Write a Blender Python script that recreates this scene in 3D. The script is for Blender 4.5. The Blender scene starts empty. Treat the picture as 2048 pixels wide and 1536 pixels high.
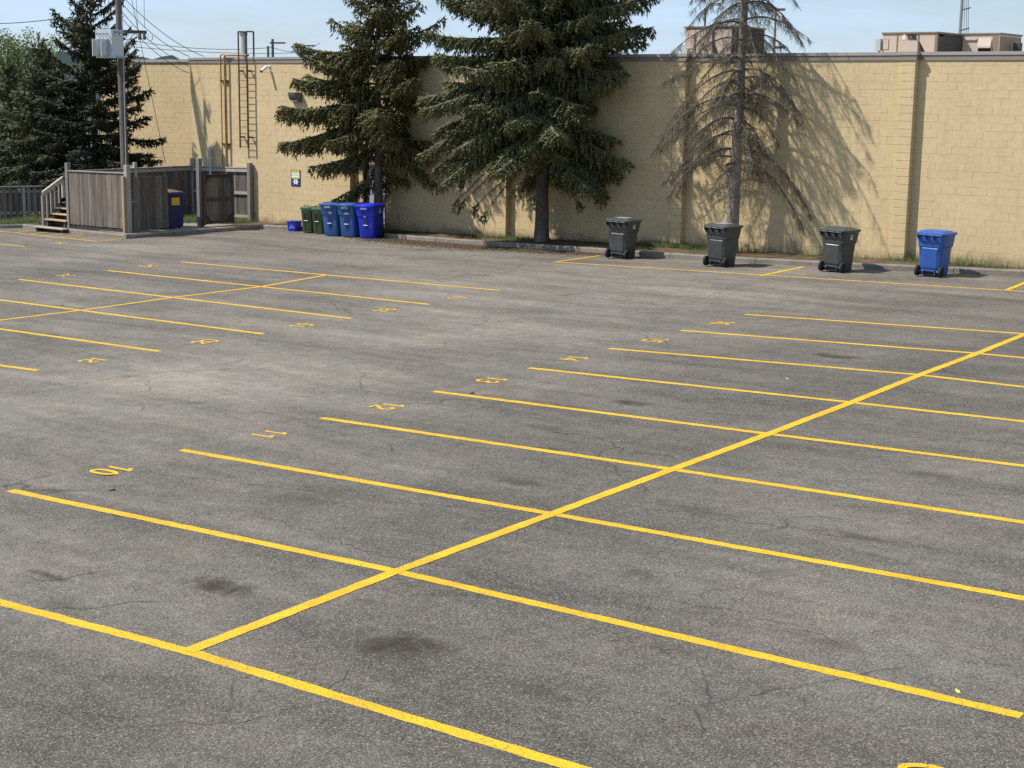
import bpy, bmesh, math, random
import numpy as np
from mathutils import Vector, Matrix

random.seed(7)
rng = np.random.default_rng(7)
SC = bpy.context.scene
COL = SC.collection
rad = math.radians

# ------------------------------------------------------------------ camera
CZ = 4.1787
PITCH, YAW, ROLL, FPX = 0.1848, -0.6854, 0.0137, 3077.0
GA, GB = 0.0218, 0.0091            # slope of the paved lot
WALLY = 37.93                      # face of the long block wall


def cam_axes():
    cy, sy, cp, sp = math.cos(YAW), math.sin(YAW), math.cos(PITCH), math.sin(PITCH)
    fw = np.array([sy * cp, cy * cp, -sp]); rt = np.array([cy, -sy, 0.0]); up = np.cross(rt, fw)
    cr, sr = math.cos(ROLL), math.sin(ROLL)
    return cr * rt + sr * up, -sr * rt + cr * up, fw


RT, UP, FW = cam_axes()
cd = bpy.data.cameras.new('camera')
cd.sensor_fit = 'HORIZONTAL'; cd.sensor_width = 36.0; cd.lens = FPX / 2048 * 36.0
cd.clip_start = 0.1; cd.clip_end = 9000
co = bpy.data.objects.new('camera', cd); COL.objects.link(co)
M = Matrix.Identity(4)
for i in range(3):
    M[i][0], M[i][1], M[i][2] = RT[i], UP[i], -FW[i]
M[2][3] = CZ
co.matrix_world = M
SC.camera = co

# ------------------------------------------------------------------ light
SUN_EL, SUN_AZ = rad(50), rad(50)      # azimuth measured from the wall normal towards the left
sd = np.array([-math.sin(SUN_AZ) * math.cos(SUN_EL), -math.cos(SUN_AZ) * math.cos(SUN_EL), math.sin(SUN_EL)])
W = bpy.data.worlds.new('World'); SC.world = W; W.use_nodes = True
nt = W.node_tree; nt.nodes.clear()
out = nt.nodes.new('ShaderNodeOutputWorld'); bg = nt.nodes.new('ShaderNodeBackground')
sky = nt.nodes.new('ShaderNodeTexSky'); sky.sky_type = 'NISHITA'; sky.sun_disc = False
sky.sun_elevation = SUN_EL; sky.sun_rotation = math.atan2(sd[0], sd[1])
sky.air_density = 1.0; sky.dust_density = 0.3; sky.ozone_density = 2.5
# thin high cloud streaks, drawn by direction
tc = nt.nodes.new('ShaderNodeTexCoord'); mp = nt.nodes.new('ShaderNodeMapping')
mp.inputs['Rotation'].default_value = (0, 0, 0.5); mp.inputs['Scale'].default_value = (2.2, 2.2, 11.0)
nz = nt.nodes.new('ShaderNodeTexNoise'); nz.inputs['Scale'].default_value = 1.6; nz.inputs['Detail'].default_value = 7; nz.inputs['Roughness'].default_value = 0.62
nz.inputs['Distortion'].default_value = 0.5
cr_ = nt.nodes.new('ShaderNodeValToRGB'); cr_.color_ramp.elements[0].position = 0.40; cr_.color_ramp.elements[1].position = 0.74
cr_.color_ramp.elements[0].color = (0.34, 0.34, 0.34, 1); cr_.color_ramp.elements[1].color = (0.80, 0.80, 0.80, 1)
mx = nt.nodes.new('ShaderNodeMixRGB'); mx.inputs['Color2'].default_value = (7.2, 9.6, 13.2, 1)
L = nt.links.new
L(tc.outputs['Generated'], mp.inputs['Vector']); L(mp.outputs[0], nz.inputs['Vector']); L(nz.outputs[0], cr_.inputs[0])
L(cr_.outputs[0], mx.inputs['Fac']); L(sky.outputs[0], mx.inputs['Color1'])
L(mx.outputs[0], bg.inputs['Color']); L(bg.outputs[0], out.inputs['Surface'])
bg.inputs['Strength'].default_value = 0.070
sl = bpy.data.lights.new('sun', 'SUN'); sl.energy = 4.5; sl.angle = rad(0.8); sl.color = (1.0, 0.955, 0.885)
so = bpy.data.objects.new('sun', sl); COL.objects.link(so)
so.rotation_euler = Vector((-sd[0], -sd[1], -sd[2])).to_track_quat('-Z', 'Y').to_euler()
so.location = (-30, -30, 60)
SC.view_settings.view_transform = 'Standard'; SC.view_settings.look = 'None'
SC.view_settings.gamma = 1.0; SC.view_settings.exposure = 0.45
SC.view_settings.use_curve_mapping = False
SC.cycles.max_bounces = 6
SC.cycles.use_denoising = False

# ------------------------------------------------------------------ geometry helpers


def ray(u, v):
    return FW + (u - 1024) / FPX * RT - (v - 768) / FPX * UP


def gz(x, y):
    return GA * x + GB * y


def G(u, v, dz=0.0):
    d = ray(u, v); t = (dz - CZ) / (d[2] - GA * d[0] - GB * d[1])
    return Vector((d[0] * t, d[1] * t, CZ + d[2] * t))


def PY(u, v, Y):
    d = ray(u, v); t = Y / d[1]
    return Vector((d[0] * t, Y, CZ + d[2] * t))


def PZ(u, v, z):
    d = ray(u, v); t = (z - CZ) / d[2]
    return Vector((d[0] * t, d[1] * t, z))


def PD(u, v, depth):
    d = ray(u, v) * depth
    return Vector((d[0], d[1], CZ + d[2]))


class MB:
    def __init__(s): s.v = []; s.f = []

    def add(s, vs, fs):
        o = len(s.v); s.v += [tuple(x) for x in vs]; s.f += [tuple(i + o for i in f) for f in fs]; return s

    def box(s, c, size, rz=0.0, M=None):
        hx, hy, hz = size[0] / 2, size[1] / 2, size[2] / 2
        pts = [Vector((x, y, z)) for z in (-hz, hz) for x, y in ((-hx, -hy), (hx, -hy), (hx, hy), (-hx, hy))]
        if rz: R = Matrix.Rotation(rz, 3, 'Z'); pts = [R @ p for p in pts]
        if M is not None: pts = [M @ p for p in pts]
        c = Vector(c)
        return s.add([p + c for p in pts], [(0, 3, 2, 1), (4, 5, 6, 7), (0, 1, 5, 4), (1, 2, 6, 5), (2, 3, 7, 6), (3, 0, 4, 7)])

    def bar(s, a, b, w, h, up=(0, 0, 1)):
        a, b = Vector(a), Vector(b); d = (b - a).normalized(); up = Vector(up)
        x = d.cross(up)
        if x.length < 1e-4: x = d.cross(Vector((1, 0, 0)))
        x.normalize(); y = x.cross(d)
        P = []
        for p in (a, b):
            for i, j in ((-1, -1), (1, -1), (1, 1), (-1, 1)): P.append(p + x * (i * w / 2) + y * (j * h / 2))
        return s.add(P, [(0, 3, 2, 1), (4, 5, 6, 7), (0, 1, 5, 4), (1, 2, 6, 5), (2, 3, 7, 6), (3, 0, 4, 7)])

    def tube(s, pts, r, n=8, cap=True):
        pts = [Vector(p) for p in pts]; rs = r if isinstance(r, (list, tuple)) else [r] * len(pts)
        vs = []; fs = []; px = None
        for i, p in enumerate(pts):
            d = (pts[min(i + 1, len(pts) - 1)] - pts[max(i - 1, 0)]).normalized()
            if px is None:
                px = d.cross(Vector((0, 0, 1)))
                if px.length < 1e-3: px = d.cross(Vector((1, 0, 0)))
            px = (px - d * px.dot(d)).normalized(); py = d.cross(px)
            for k in range(n):
                a = 2 * math.pi * k / n; vs.append(p + (px * math.cos(a) + py * math.sin(a)) * rs[i])
        for i in range(len(pts) - 1):
            for k in range(n):
                k2 = (k + 1) % n; fs.append((i * n + k, i * n + k2, (i + 1) * n + k2, (i + 1) * n + k))
        if cap: fs.append(tuple(range(n - 1, -1, -1))); fs.append(tuple(range((len(pts) - 1) * n, len(pts) * n)))
        return s.add(vs, fs)

    def loft(s, rings, cap0=True, cap1=True):
        n = len(rings[0]); vs = [p for r in rings for p in r]; fs = []
        for i in range(len(rings) - 1):
            for k in range(n):
                k2 = (k + 1) % n; fs.append((i * n + k, i * n + k2, (i + 1) * n + k2, (i + 1) * n + k))
        if cap0: fs.append(tuple(range(n - 1, -1, -1)))
        if cap1: fs.append(tuple(range((len(rings) - 1) * n, len(rings) * n)))
        return s.add(vs, fs)

    def prism(s, poly, a, b):
        """poly: list of points (3D), extruded from offset a to b (vectors)"""
        n = len(poly); a, b = Vector(a), Vector(b)
        vs = [Vector(p) + a for p in poly] + [Vector(p) + b for p in poly]
        return s.add(vs, [tuple(range(n - 1, -1, -1)), tuple(range(n, 2 * n))] + [(k, (k + 1) % n, n + (k + 1) % n, n + k) for k in range(n)])

    def mesh(s, name):
        m = bpy.data.meshes.new(name); m.from_pydata(s.v, [], s.f); m.validate(); m.update()
        b = bmesh.new(); b.from_mesh(m); bmesh.ops.recalc_face_normals(b, faces=b.faces); b.to_mesh(m); b.free()
        return m

    def build(s, name, mat, parent=None, loc=None, smooth=False, bevel=0.0, rz=0.0):
        return mkobj(name, s.mesh(name), mat, parent, loc, smooth, bevel, rz)


def mkobj(name, me, mat, parent=None, loc=None, smooth=False, bevel=0.0, rz=0.0):
    o = bpy.data.objects.new(name, me); COL.objects.link(o)
    if mat is not None and not me.materials: me.materials.append(mat)
    if smooth:
        for p in me.polygons: p.use_smooth = True
        try: me.set_sharp_from_angle(angle=rad(38))
        except Exception: pass
    if parent is not None: o.parent = parent
    if loc is not None: o.location = loc
    if rz: o.rotation_euler.z = rz
    if bevel:
        b = o.modifiers.new('bevel', 'BEVEL'); b.width = bevel; b.segments = 2; b.limit_method = 'ANGLE'; b.angle_limit = rad(40)
    return o


def empty(name, loc, label, cat, group=None, rz=0.0):
    o = bpy.data.objects.new(name, None); COL.objects.link(o); o.empty_display_size = 0.2
    o.location = loc; o.rotation_euler.z = rz
    return tag(o, label, cat, group)


def tag(o, label=None, cat=None, group=None, kind=None):
    if label: o['label'] = label
    if cat: o['category'] = cat
    if group: o['group'] = group
    if kind: o['kind'] = kind
    return o


def fast_mesh(name, V, F):
    """V (n,3) float, F (m,k) int"""
    m = bpy.data.meshes.new(name); k = F.shape[1]
    m.vertices.add(len(V)); m.vertices.foreach_set('co', np.ascontiguousarray(V, dtype=np.float32).ravel())
    m.loops.add(F.size); m.loops.foreach_set('vertex_index', np.ascontiguousarray(F, dtype=np.int32).ravel())
    m.polygons.add(len(F)); m.polygons.foreach_set('loop_start', np.arange(0, F.size, k, dtype=np.int32))
    m.polygons.foreach_set('loop_total', np.full(len(F), k, dtype=np.int32))
    m.update(calc_edges=True)
    return m


def unit(a):
    return a / np.maximum(np.linalg.norm(a, axis=-1, keepdims=True), 1e-9)


def frame(D):
    ref = np.where(np.abs(D[:, 2:3]) < 0.9, np.array([[0, 0, 1.0]]), np.array([[1.0, 0, 0]]))
    X = unit(np.cross(D, ref)); return X, np.cross(D, X)


def spindles(P, D, Ln, Wd, mid=0.38):
    """pointed three sided sprigs: 5 verts, 6 tris each"""
    n = len(P); D = unit(D); X, Y = frame(D); V = np.zeros((n, 5, 3)); V[:, 0] = P; V[:, 4] = P + D * Ln[:, None]
    ph = rng.uniform(0, 6.28, n); c = P + D * (Ln * mid)[:, None]
    for k in range(3):
        a = ph + k * 2.0944
        V[:, 1 + k] = c + (X * np.cos(a)[:, None] + Y * np.sin(a)[:, None]) * Wd[:, None] / 2
    F = np.array([[0, 2, 1], [0, 3, 2], [0, 1, 3], [4, 1, 2], [4, 2, 3], [4, 3, 1]])
    return V.reshape(-1, 3), (F[None] + (np.arange(n) * 5)[:, None, None]).reshape(-1, 3)


def sticks(P, D, Ln, R):
    """thin tapering three sided twigs"""
    n = len(P); D = unit(D); X, Y = frame(D); V = np.zeros((n, 4, 3)); V[:, 3] = P + D * Ln[:, None]
    ph = rng.uniform(0, 6.28, n)
    for k in range(3):
        a = ph + k * 2.0944; V[:, k] = P + (X * np.cos(a)[:, None] + Y * np.sin(a)[:, None]) * R[:, None]
    F = np.array([[0, 1, 3], [1, 2, 3], [2, 0, 3]])
    return V.reshape(-1, 3), (F[None] + (np.arange(n) * 4)[:, None, None]).reshape(-1, 3)


def leaves(P, D, N, Ln, Wd):
    """small diamond leaf quads, slightly folded"""
    n = len(P); D = unit(D); X = unit(np.cross(D, N)); V = np.zeros((n, 4, 3)); c = P + D * (Ln * .45)[:, None]
    V[:, 0] = P; V[:, 1] = c + X * Wd[:, None] / 2; V[:, 2] = P + D * Ln[:, None]; V[:, 3] = c - X * Wd[:, None] / 2
    return V.reshape(-1, 3), (np.array([[0, 1, 2, 3]])[None] + (np.arange(n) * 4)[:, None, None]).reshape(-1, 4)


def text_mesh(s, size, bold=0.0, spacing=1.0):
    c = bpy.data.curves.new('text', 'FONT'); c.body = s; c.size = size; c.align_x = 'CENTER'; c.align_y = 'CENTER'
    c.offset = bold; c.space_character = spacing; c.resolution_u = 4
    o = bpy.data.objects.new('text', c); COL.objects.link(o)
    bpy.context.view_layer.update()
    m = bpy.data.meshes.new_from_object(o.evaluated_get(bpy.context.evaluated_depsgraph_get()))
    bpy.data.objects.remove(o); bpy.data.curves.remove(c)
    m.materials.clear()
    return m


def text_on(name, s, size, mat, parent, pos, right, upv, bold=0.0, spacing=1.0, fit=None):
    """flat print: text mesh laid at pos (parent space) with given right and up directions"""
    m = text_mesh(s, size, bold, spacing)
    xs = [v.co.x for v in m.vertices]; ys = [v.co.y for v in m.vertices]
    cx, cy = (max(xs) + min(xs)) / 2, (max(ys) + min(ys)) / 2
    fx = fy = 1.0
    if fit: fx = fit[0] / (max(xs) - min(xs)); fy = fit[1] / (max(ys) - min(ys))
    r, u, p = Vector(right).normalized(), Vector(upv).normalized(), Vector(pos)
    for v in m.vertices: v.co = p + r * ((v.co.x - cx) * fx) + u * ((v.co.y - cy) * fy)
    return mkobj(name, m, mat, parent)


# ------------------------------------------------------------------ materials


class NT:
    def __init__(s, name):
        s.m = bpy.data.materials.new(name); s.m.use_nodes = True; s.t = s.m.node_tree
        s.b = s.t.nodes['Principled BSDF']

    def n(s, t, **kw):
        o = s.t.nodes.new(t)
        for k, v in kw.items(): setattr(o, k, v)
        return o

    def l(s, a, b): s.t.links.new(a, b)

    def coord(s, scale=(1, 1, 1), kind='Object', loc=(0, 0, 0)):
        c = s.n('ShaderNodeTexCoord'); m = s.n('ShaderNodeMapping'); m.inputs['Scale'].default_value = scale; m.inputs['Location'].default_value = loc
        s.l(c.outputs[kind], m.inputs['Vector']); return m.outputs[0]

    def noise(s, vec, scale, detail=3, rough=0.55, dist=0.0):
        o = s.n('ShaderNodeTexNoise'); o.inputs['Scale'].default_value = scale; o.inputs['Detail'].default_value = detail
        o.inputs['Roughness'].default_value = rough; o.inputs['Distortion'].default_value = dist
        if vec is not None: s.l(vec, o.inputs['Vector'])
        return o.outputs[0]

    def ramp(s, x, stops):
        o = s.n('ShaderNodeValToRGB'); e = o.color_ramp.elements
        while len(e) < len(stops): e.new(0.5)
        for el, (p, c) in zip(e, stops):
            el.position = p; el.color = (c, c, c, 1) if not isinstance(c, (tuple, list)) else tuple(c) + (1,)
        s.l(x, o.inputs[0]); return o.outputs[0]

    def mix(s, f, a, b, mode='MIX'):
        o = s.n('ShaderNodeMixRGB', blend_type=mode)
        for k, x in (('Fac', f), ('Color1', a), ('Color2', b)):
            if isinstance(x, (int, float)): o.inputs[k].default_value = x if k == 'Fac' else (x, x, x, 1)
            elif isinstance(x, (tuple, list)): o.inputs[k].default_value = tuple(x) + (1,)
            else: s.l(x, o.inputs[k])
        return o.outputs[0]

    def math(s, op, a, b=0.0, clamp=False):
        o = s.n('ShaderNodeMath', operation=op); o.use_clamp = clamp
        for i, x in enumerate((a, b)):
            if isinstance(x, (int, float)): o.inputs[i].default_value = x
            else: s.l(x, o.inputs[i])
        return o.outputs[0]

    def bump(s, h, strength=0.3, dist=0.01):
        o = s.n('ShaderNodeBump'); o.inputs['Strength'].default_value = strength; o.inputs['Distance'].default_value = dist
        s.l(h, o.inputs['Height']); s.l(o.outputs[0], s.b.inputs['Normal'])

    def col(s, c):
        if isinstance(c, (tuple, list)): s.b.inputs['Base Color'].default_value = tuple(c) + (1,)
        else: s.l(c, s.b.inputs['Base Color'])

    def rough(s, r):
        if isinstance(r, (int, float)): s.b.inputs['Roughness'].default_value = r
        else: s.l(r, s.b.inputs['Roughness'])

    def spec(s, v): s.b.inputs['Specular IOR Level'].default_value = v


def simple(name, c1, c2=None, scale=6, rough=0.6, bump=0.0, bscale=60, metal=0.0, spec=0.4, detail=4, stretch=(1, 1, 1), rand=0.0):
    t = NT(name); v = t.coord(stretch)
    if c2 is None: c2 = tuple(x * 0.8 for x in c1)
    c = t.mix(t.ramp(t.noise(v, scale, detail, .6), [(.3, 0.0), (.7, 1.0)]), c1, c2)
    if rand:
        oi = t.n('ShaderNodeObjectInfo'); hv = t.n('ShaderNodeHueSaturation')
        t.l(t.math('MULTIPLY_ADD', oi.outputs['Random'], rand), hv.inputs['Value']); t.l(c, hv.inputs['Color'])
        hv.inputs['Value'].default_value = 1
        mm = hv.inputs['Value'].links[0].from_node; mm.inputs[2].default_value = 1 - rand / 2
        c = hv.outputs[0]
    t.col(c); t.rough(rough); t.spec(spec); t.b.inputs['Metallic'].default_value = metal
    if bump: t.bump(t.noise(v, bscale, 3), bump, 0.01)
    return t.m


def cart_mat(name, c1, c2, rough):
    t = NT(name); v = t.coord(); oi = t.n('ShaderNodeObjectInfo')
    av = t.n('ShaderNodeVectorMath', operation='ADD'); t.l(v, av.inputs[0]); t.l(oi.outputs['Location'], av.inputs[1])
    c = t.mix(t.ramp(t.noise(av.outputs[0], 3, 4, .6), [(.3, 0.0), (.7, 1.0)]), c1, c2)
    g = tuple(.55 * a + .10 for a in c1)
    c = t.mix(t.ramp(t.noise(av.outputs[0], 2.3, 7, .72), [(.50, 0.0), (.72, .38)]), c, g)
    sc = t.n('ShaderNodeMapping'); sc.inputs['Scale'].default_value = (5, 5, 40); sc.inputs['Rotation'].default_value = (.3, .2, 0); t.l(av.outputs[0], sc.inputs['Vector'])
    c = t.mix(t.ramp(t.noise(sc.outputs[0], 1.0, 4, .6), [(.68, 0.0), (.74, .35)]), c, g)
    t.col(c); t.rough(t.ramp(t.noise(av.outputs[0], 4, 5, .6), [(.3, rough - .08), (.7, rough + .16)])); t.spec(.42); t.bump(t.noise(v, 180, 2), .06, .01)
    return t.m


def asphalt_mat():
    t = NT('asphalt'); v = t.coord()
    c = t.n('ShaderNodeTexCoord'); sep = t.n('ShaderNodeSeparateXYZ'); t.l(c.outputs['Object'], sep.inputs[0])
    big = t.ramp(t.noise(v, .22, 5, .62), [(.32, 0.0), (.70, 1.0)])
    base = t.mix(big, (.084, .0740, .0620), (.140, .1235, .1020))
    # warm dusty and cool tarry patches
    base = t.mix(1.0, base, t.mix(t.ramp(t.noise(t.coord((.7, 1.3, 1), 'Object', (7, 3, 0)), .9, 6, .68), [(.36, 0.0), (.64, 1.0)]), (1.0, 1.015, 1.02), (1.055, 1.01, .95)), 'MULTIPLY')
    # aisle lighter, near stalls darker: light falloff over the view painted into the colour
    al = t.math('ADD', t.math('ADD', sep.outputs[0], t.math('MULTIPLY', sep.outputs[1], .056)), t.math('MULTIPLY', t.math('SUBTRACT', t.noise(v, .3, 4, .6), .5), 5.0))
    painted_falloff = t.ramp(t.math('DIVIDE', t.math('ADD', al, 36.0), 36.0), [(.0, 1.28), (.33, 1.28), (.52, 1.58), (.66, 1.06), (.75, .88), (.86, .98), (1.0, 1.0)])
    base = t.mix(1.0, base, painted_falloff, 'MULTIPLY')
    # worn lighter and darker tracks across the stalls, streaked along the driving direction
    vs = t.coord((.35, 1.6, 1))
    trk = t.ramp(t.noise(vs, .55, 6, .7, .4), [(.32, .60), (.62, 1.18)])
    base = t.mix(1.0, base, trk, 'MULTIPLY')
    med = t.ramp(t.noise(v, 4.0, 6, .72), [(.3, .76), (.7, 1.24)])
    base = t.mix(1.0, base, med, 'MULTIPLY')
    grit = t.ramp(t.noise(v, 58, 4, .8), [(.36, .40), (.5, .98), (.64, 1.75)])
    base = t.mix(1.0, base, grit, 'MULTIPLY')
    vo = t.n('ShaderNodeTexVoronoi', feature='F1'); vo.inputs['Scale'].default_value = 95; t.l(v, vo.inputs['Vector'])
    st = t.mix(t.ramp(vo.outputs['Color'], [(.66, 0.0), (.95, .7)]), base, (.38, .345, .295))
    base = st
    # oil stains
    stains = [(430, 1170, .75, .34, .75), (800, 1290, .85, .50, .8), (1280, 1148, .50, .25, .35), (100, 1152, .5, .12, .6), (1675, 713, .95, .40, .75),
              (1262, 806, .65, .42, .7), (1040, 965, .8, .28, .45), (1400, 1020, .7, .22, .3), (1850, 950, .7, .3, .45), (1720, 1075, .9, .22, .4), (1075, 1385, .6, .25, .3),
              (580, 1000, 1.2, .5, .3), (840, 500, 1.5, .5, .45), (640, 985, .9, .3, .25), (1640, 1280, .8, .25, .3), (1090, 855, 1.2, .35, .3), (130, 1210, .5, .2, .3)]
    wob = t.noise(v, 3.2, 6, .75, .6)
    tot = None
    for (u, w_, rx, ry, k) in stains:
        p = G(u, w_)
        rx, ry = rx * .68, ry * .68; dx = t.math('DIVIDE', t.math('SUBTRACT', sep.outputs[0], p.x), rx); dy = t.math('DIVIDE', t.math('SUBTRACT', sep.outputs[1], p.y), ry)
        d = t.math('SQRT', t.math('ADD', t.math('MULTIPLY', dx, dx), t.math('MULTIPLY', dy, dy)))
        d = t.math('ADD', d, t.math('MULTIPLY', t.math('SUBTRACT', wob, .5), 2.6))
        mr = t.n('ShaderNodeMapRange'); mr.inputs['From Min'].default_value = .22; mr.inputs['From Max'].default_value = .92
        mr.inputs['To Min'].default_value = min(.95, k * 1.25); mr.inputs['To Max'].default_value = 0.0; t.l(d, mr.inputs['Value'])
        tot = mr.outputs[0] if tot is None else t.math('MAXIMUM', tot, mr.outputs[0])
    base = t.mix(tot, base, t.mix(1.0, grit, (.044, .033, .024), 'MULTIPLY'))
    # fine cracks
    dv = t.n('ShaderNodeVectorMath', operation='ADD'); nv = t.n('ShaderNodeTexNoise'); nv.inputs['Scale'].default_value = .9; nv.inputs['Detail'].default_value = 5
    t.l(v, nv.inputs['Vector']); t.l(v, dv.inputs[0]); t.l(nv.outputs['Color'], dv.inputs[1])
    ve = t.n('ShaderNodeTexVoronoi', feature='DISTANCE_TO_EDGE'); ve.inputs['Scale'].default_value = .34; t.l(dv.outputs[0], ve.inputs['Vector'])
    crk = t.ramp(ve.outputs['Distance'], [(0.0, 1.0), (.006, 0.0)])
    msk = t.ramp(t.noise(t.coord(loc=(31, 5, 0)), .45, 3), [(.50, 0.0), (.60, .75)])
    base = t.mix(t.math('MULTIPLY', crk, msk), base, (.025, .023, .021))
    t.col(base); t.rough(.88); t.spec(.22)
    h = t.math('ADD', t.noise(v, 60, 3, .7), t.math('MULTIPLY', vo.outputs['Distance'], .8))
    t.bump(h, .55, .012)
    return t.m


def paint_mat(name, c, wear=.40):
    t = NT(name); v = t.coord()
    w = t.ramp(t.noise(v, 70, 3, .75), [(wear - .07, 1.0), (wear, 0.0)])
    dirt = t.ramp(t.noise(v, 1.4, 5, .7), [(.35, .80), (.65, 1.05)])
    col = t.mix(1.0, c, dirt, 'MULTIPLY')
    t.col(t.mix(t.math('MULTIPLY', w, .85), t.mix(t.ramp(t.noise(v, 7, 5, .7), [(.60, 0.0), (.72, .35)]), col, (.26, .20, .10)), (.10, .085, .05))); t.rough(.75); t.spec(.3); t.bump(t.noise(v, 60, 3, .7), .45, .012)
    return t.m


def block_paint():
    t = NT('painted_block'); v = t.coord(kind='Object')
    g = t.n('ShaderNodeNewGeometry'); m = t.n('ShaderNodeMapping'); m.inputs['Scale'].default_value = (1, 1, 1); t.l(g.outputs['Position'], m.inputs['Vector'])
    P = m.outputs[0]
    a = t.mix(t.ramp(t.noise(P, .5, 5, .6), [(.3, 0.0), (.72, 1.0)]), (.575, .446, .252), (.510, .393, .218))
    # streaks of weathering running down the paint
    m2 = t.n('ShaderNodeMapping'); m2.inputs['Scale'].default_value = (3.0, 3.0, .22); t.l(g.outputs['Position'], m2.inputs['Vector'])
    a = t.mix(t.ramp(t.noise(m2.outputs[0], 1.6, 5, .65), [(.52, 0.0), (.78, .42)]), a, (.36, .28, .175))
    a = t.mix(t.ramp(t.noise(t.coord((.8, 1, 2.0), 'Object'), .9, 2, .4), [(.56, 0.0), (.58, .22)]), a, (.60, .475, .285))
    a = t.mix(1.0, a, t.ramp(t.noise(P, 9, 4, .7), [(.3, .90), (.7, 1.07)]), 'MULTIPLY')
    # rusty speckles
    a = t.mix(t.ramp(t.noise(P, 3.3, 6, .78), [(.70, 0.0), (.78, .45)]), a, (.30, .19, .09))
    # soil splash just above the strip
    s = t.n('ShaderNodeSeparateXYZ'); t.l(g.outputs['Position'], s.inputs[0])
    hz = t.math('SUBTRACT', s.outputs[2], t.math('ADD', t.math('MULTIPLY', s.outputs[0], GA), GB * WALLY + .10))
    sp = t.math('ADD', hz, t.math('MULTIPLY', t.math('SUBTRACT', t.noise(P, 1.8, 5, .7), .5), -.9))
    a = t.mix(t.ramp(sp, [(.0, .75), (.30, 0.0)]), a, (.17, .13, .085))
    t.col(a); t.rough(.8); t.spec(.25); t.bump(t.noise(P, 70, 4, .7), .30, .006)
    return t.m


def wood_mat(name, c1, c2, c3, warm=.35):
    t = NT(name); oi = t.n('ShaderNodeObjectInfo')
    g = t.n('ShaderNodeNewGeometry'); m = t.n('ShaderNodeMapping'); m.inputs['Scale'].default_value = (26, 26, 1.1); t.l(g.outputs['Position'], m.inputs['Vector'])
    n1 = t.noise(m.outputs[0], 1.0, 6, .7)
    c = t.mix(t.ramp(n1, [(.30, 0.0), (.68, 1.0)]), c1, c2)
    m2 = t.n('ShaderNodeMapping'); m2.inputs['Scale'].default_value = (4, 4, .7); t.l(g.outputs['Position'], m2.inputs['Vector'])
    c = t.mix(t.ramp(t.noise(m2.outputs[0], 1.0, 4, .6), [(.50, 0.0), (.72, warm)]), c, c3)
    f = t.math('ADD', t.math('MULTIPLY', oi.outputs['Random'], .65), .66)
    cm = t.n('ShaderNodeMixRGB', blend_type='MULTIPLY'); cm.inputs[0].default_value = 1; t.l(c, cm.inputs[1]); t.l(f, cm.inputs[2])
    t.col(cm.outputs[0]); t.rough(.88); t.spec(.2); t.bump(n1, .5, .01)
    return t.m


def foliage_mat(name, ca, cb, cc, rough=.62, trans=None):
    t = NT(name); v = t.coord()
    n1 = t.ramp(t.noise(v, 1.3, 4, .6), [(.3, 0.0), (.7, 1.0)])
    n2 = t.ramp(t.noise(v, 14, 2, .6), [(.35, 0.0), (.75, .8)])
    c = t.mix(n2, t.mix(n1, ca, cb), cc)
    t.col(c); t.rough(rough); t.spec(.22)
    if trans:
        tr = t.n('ShaderNodeBsdfTranslucent'); t.l(c, tr.inputs['Color']); mxs = t.n('ShaderNodeMixShader'); mxs.inputs[0].default_value = trans
        o = t.t.nodes['Material Output']; t.l(t.b.outputs[0], mxs.inputs[1]); t.l(tr.outputs[0], mxs.inputs[2]); t.l(mxs.outputs[0], o.inputs['Surface'])
    return t.m


def bark_mat(name, c1, c2, c3, sc=(9, 9, 3.0)):
    t = NT(name); v = t.coord(sc)
    n1 = t.noise(v, 2.4, 6, .72); vo = t.n('ShaderNodeTexVoronoi'); vo.inputs['Scale'].default_value = 3.2; t.l(v, vo.inputs['Vector'])
    c = t.mix(t.ramp(n1, [(.33, 0.0), (.66, 1.0)]), c1, c2)
    c = t.mix(t.ramp(t.noise(t.coord((1.6, 1.6, .8)), 1.5, 4, .6), [(.52, 0.0), (.70, .8)]), c, c3)
    t.col(c); t.rough(.92); t.spec(.15); t.bump(t.math('ADD', n1, vo.outputs['Distance']), .9, .03)
    return t.m


def dirt_mat():
    t = NT('soil'); v = t.coord()
    c = t.mix(t.ramp(t.noise(v, 2.2, 6, .7), [(.35, 0.0), (.65, 1.0)]), (.085, .060, .040), (.15, .105, .065))
    c = t.mix(t.ramp(t.noise(v, .7, 4, .6), [(.5, 0.0), (.6, .8)]), c, (.055, .075, .025))
    c = t.mix(.8, c, t.ramp(t.noise(v, 40, 3, .7), [(.3, .6), (.7, 1.5)]), 'MULTIPLY')
    t.col(c); t.rough(.95); t.spec(.1); t.bump(t.noise(v, 30, 4, .7), .8, .03)
    return t.m


def concrete_mat(name, c1, c2, c3):
    t = NT(name)
    g = t.n('ShaderNodeNewGeometry'); P = g.outputs['Position']
    c = t.mix(t.ramp(t.noise(P, 2.2, 6, .7), [(.32, 0.0), (.68, 1.0)]), c1, c2)
    c = t.mix(t.ramp(t.noise(P, 7, 5, .75), [(.56, 0.0), (.70, .7)]), c, c3)
    c = t.mix(.8, c, t.ramp(t.noise(P, 60, 3, .7), [(.3, .75), (.7, 1.25)]), 'MULTIPLY')
    t.col(c); t.rough(.9); t.spec(.2); t.bump(t.noise(P, 45, 4, .7), .5, .01)
    return t.m


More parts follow.
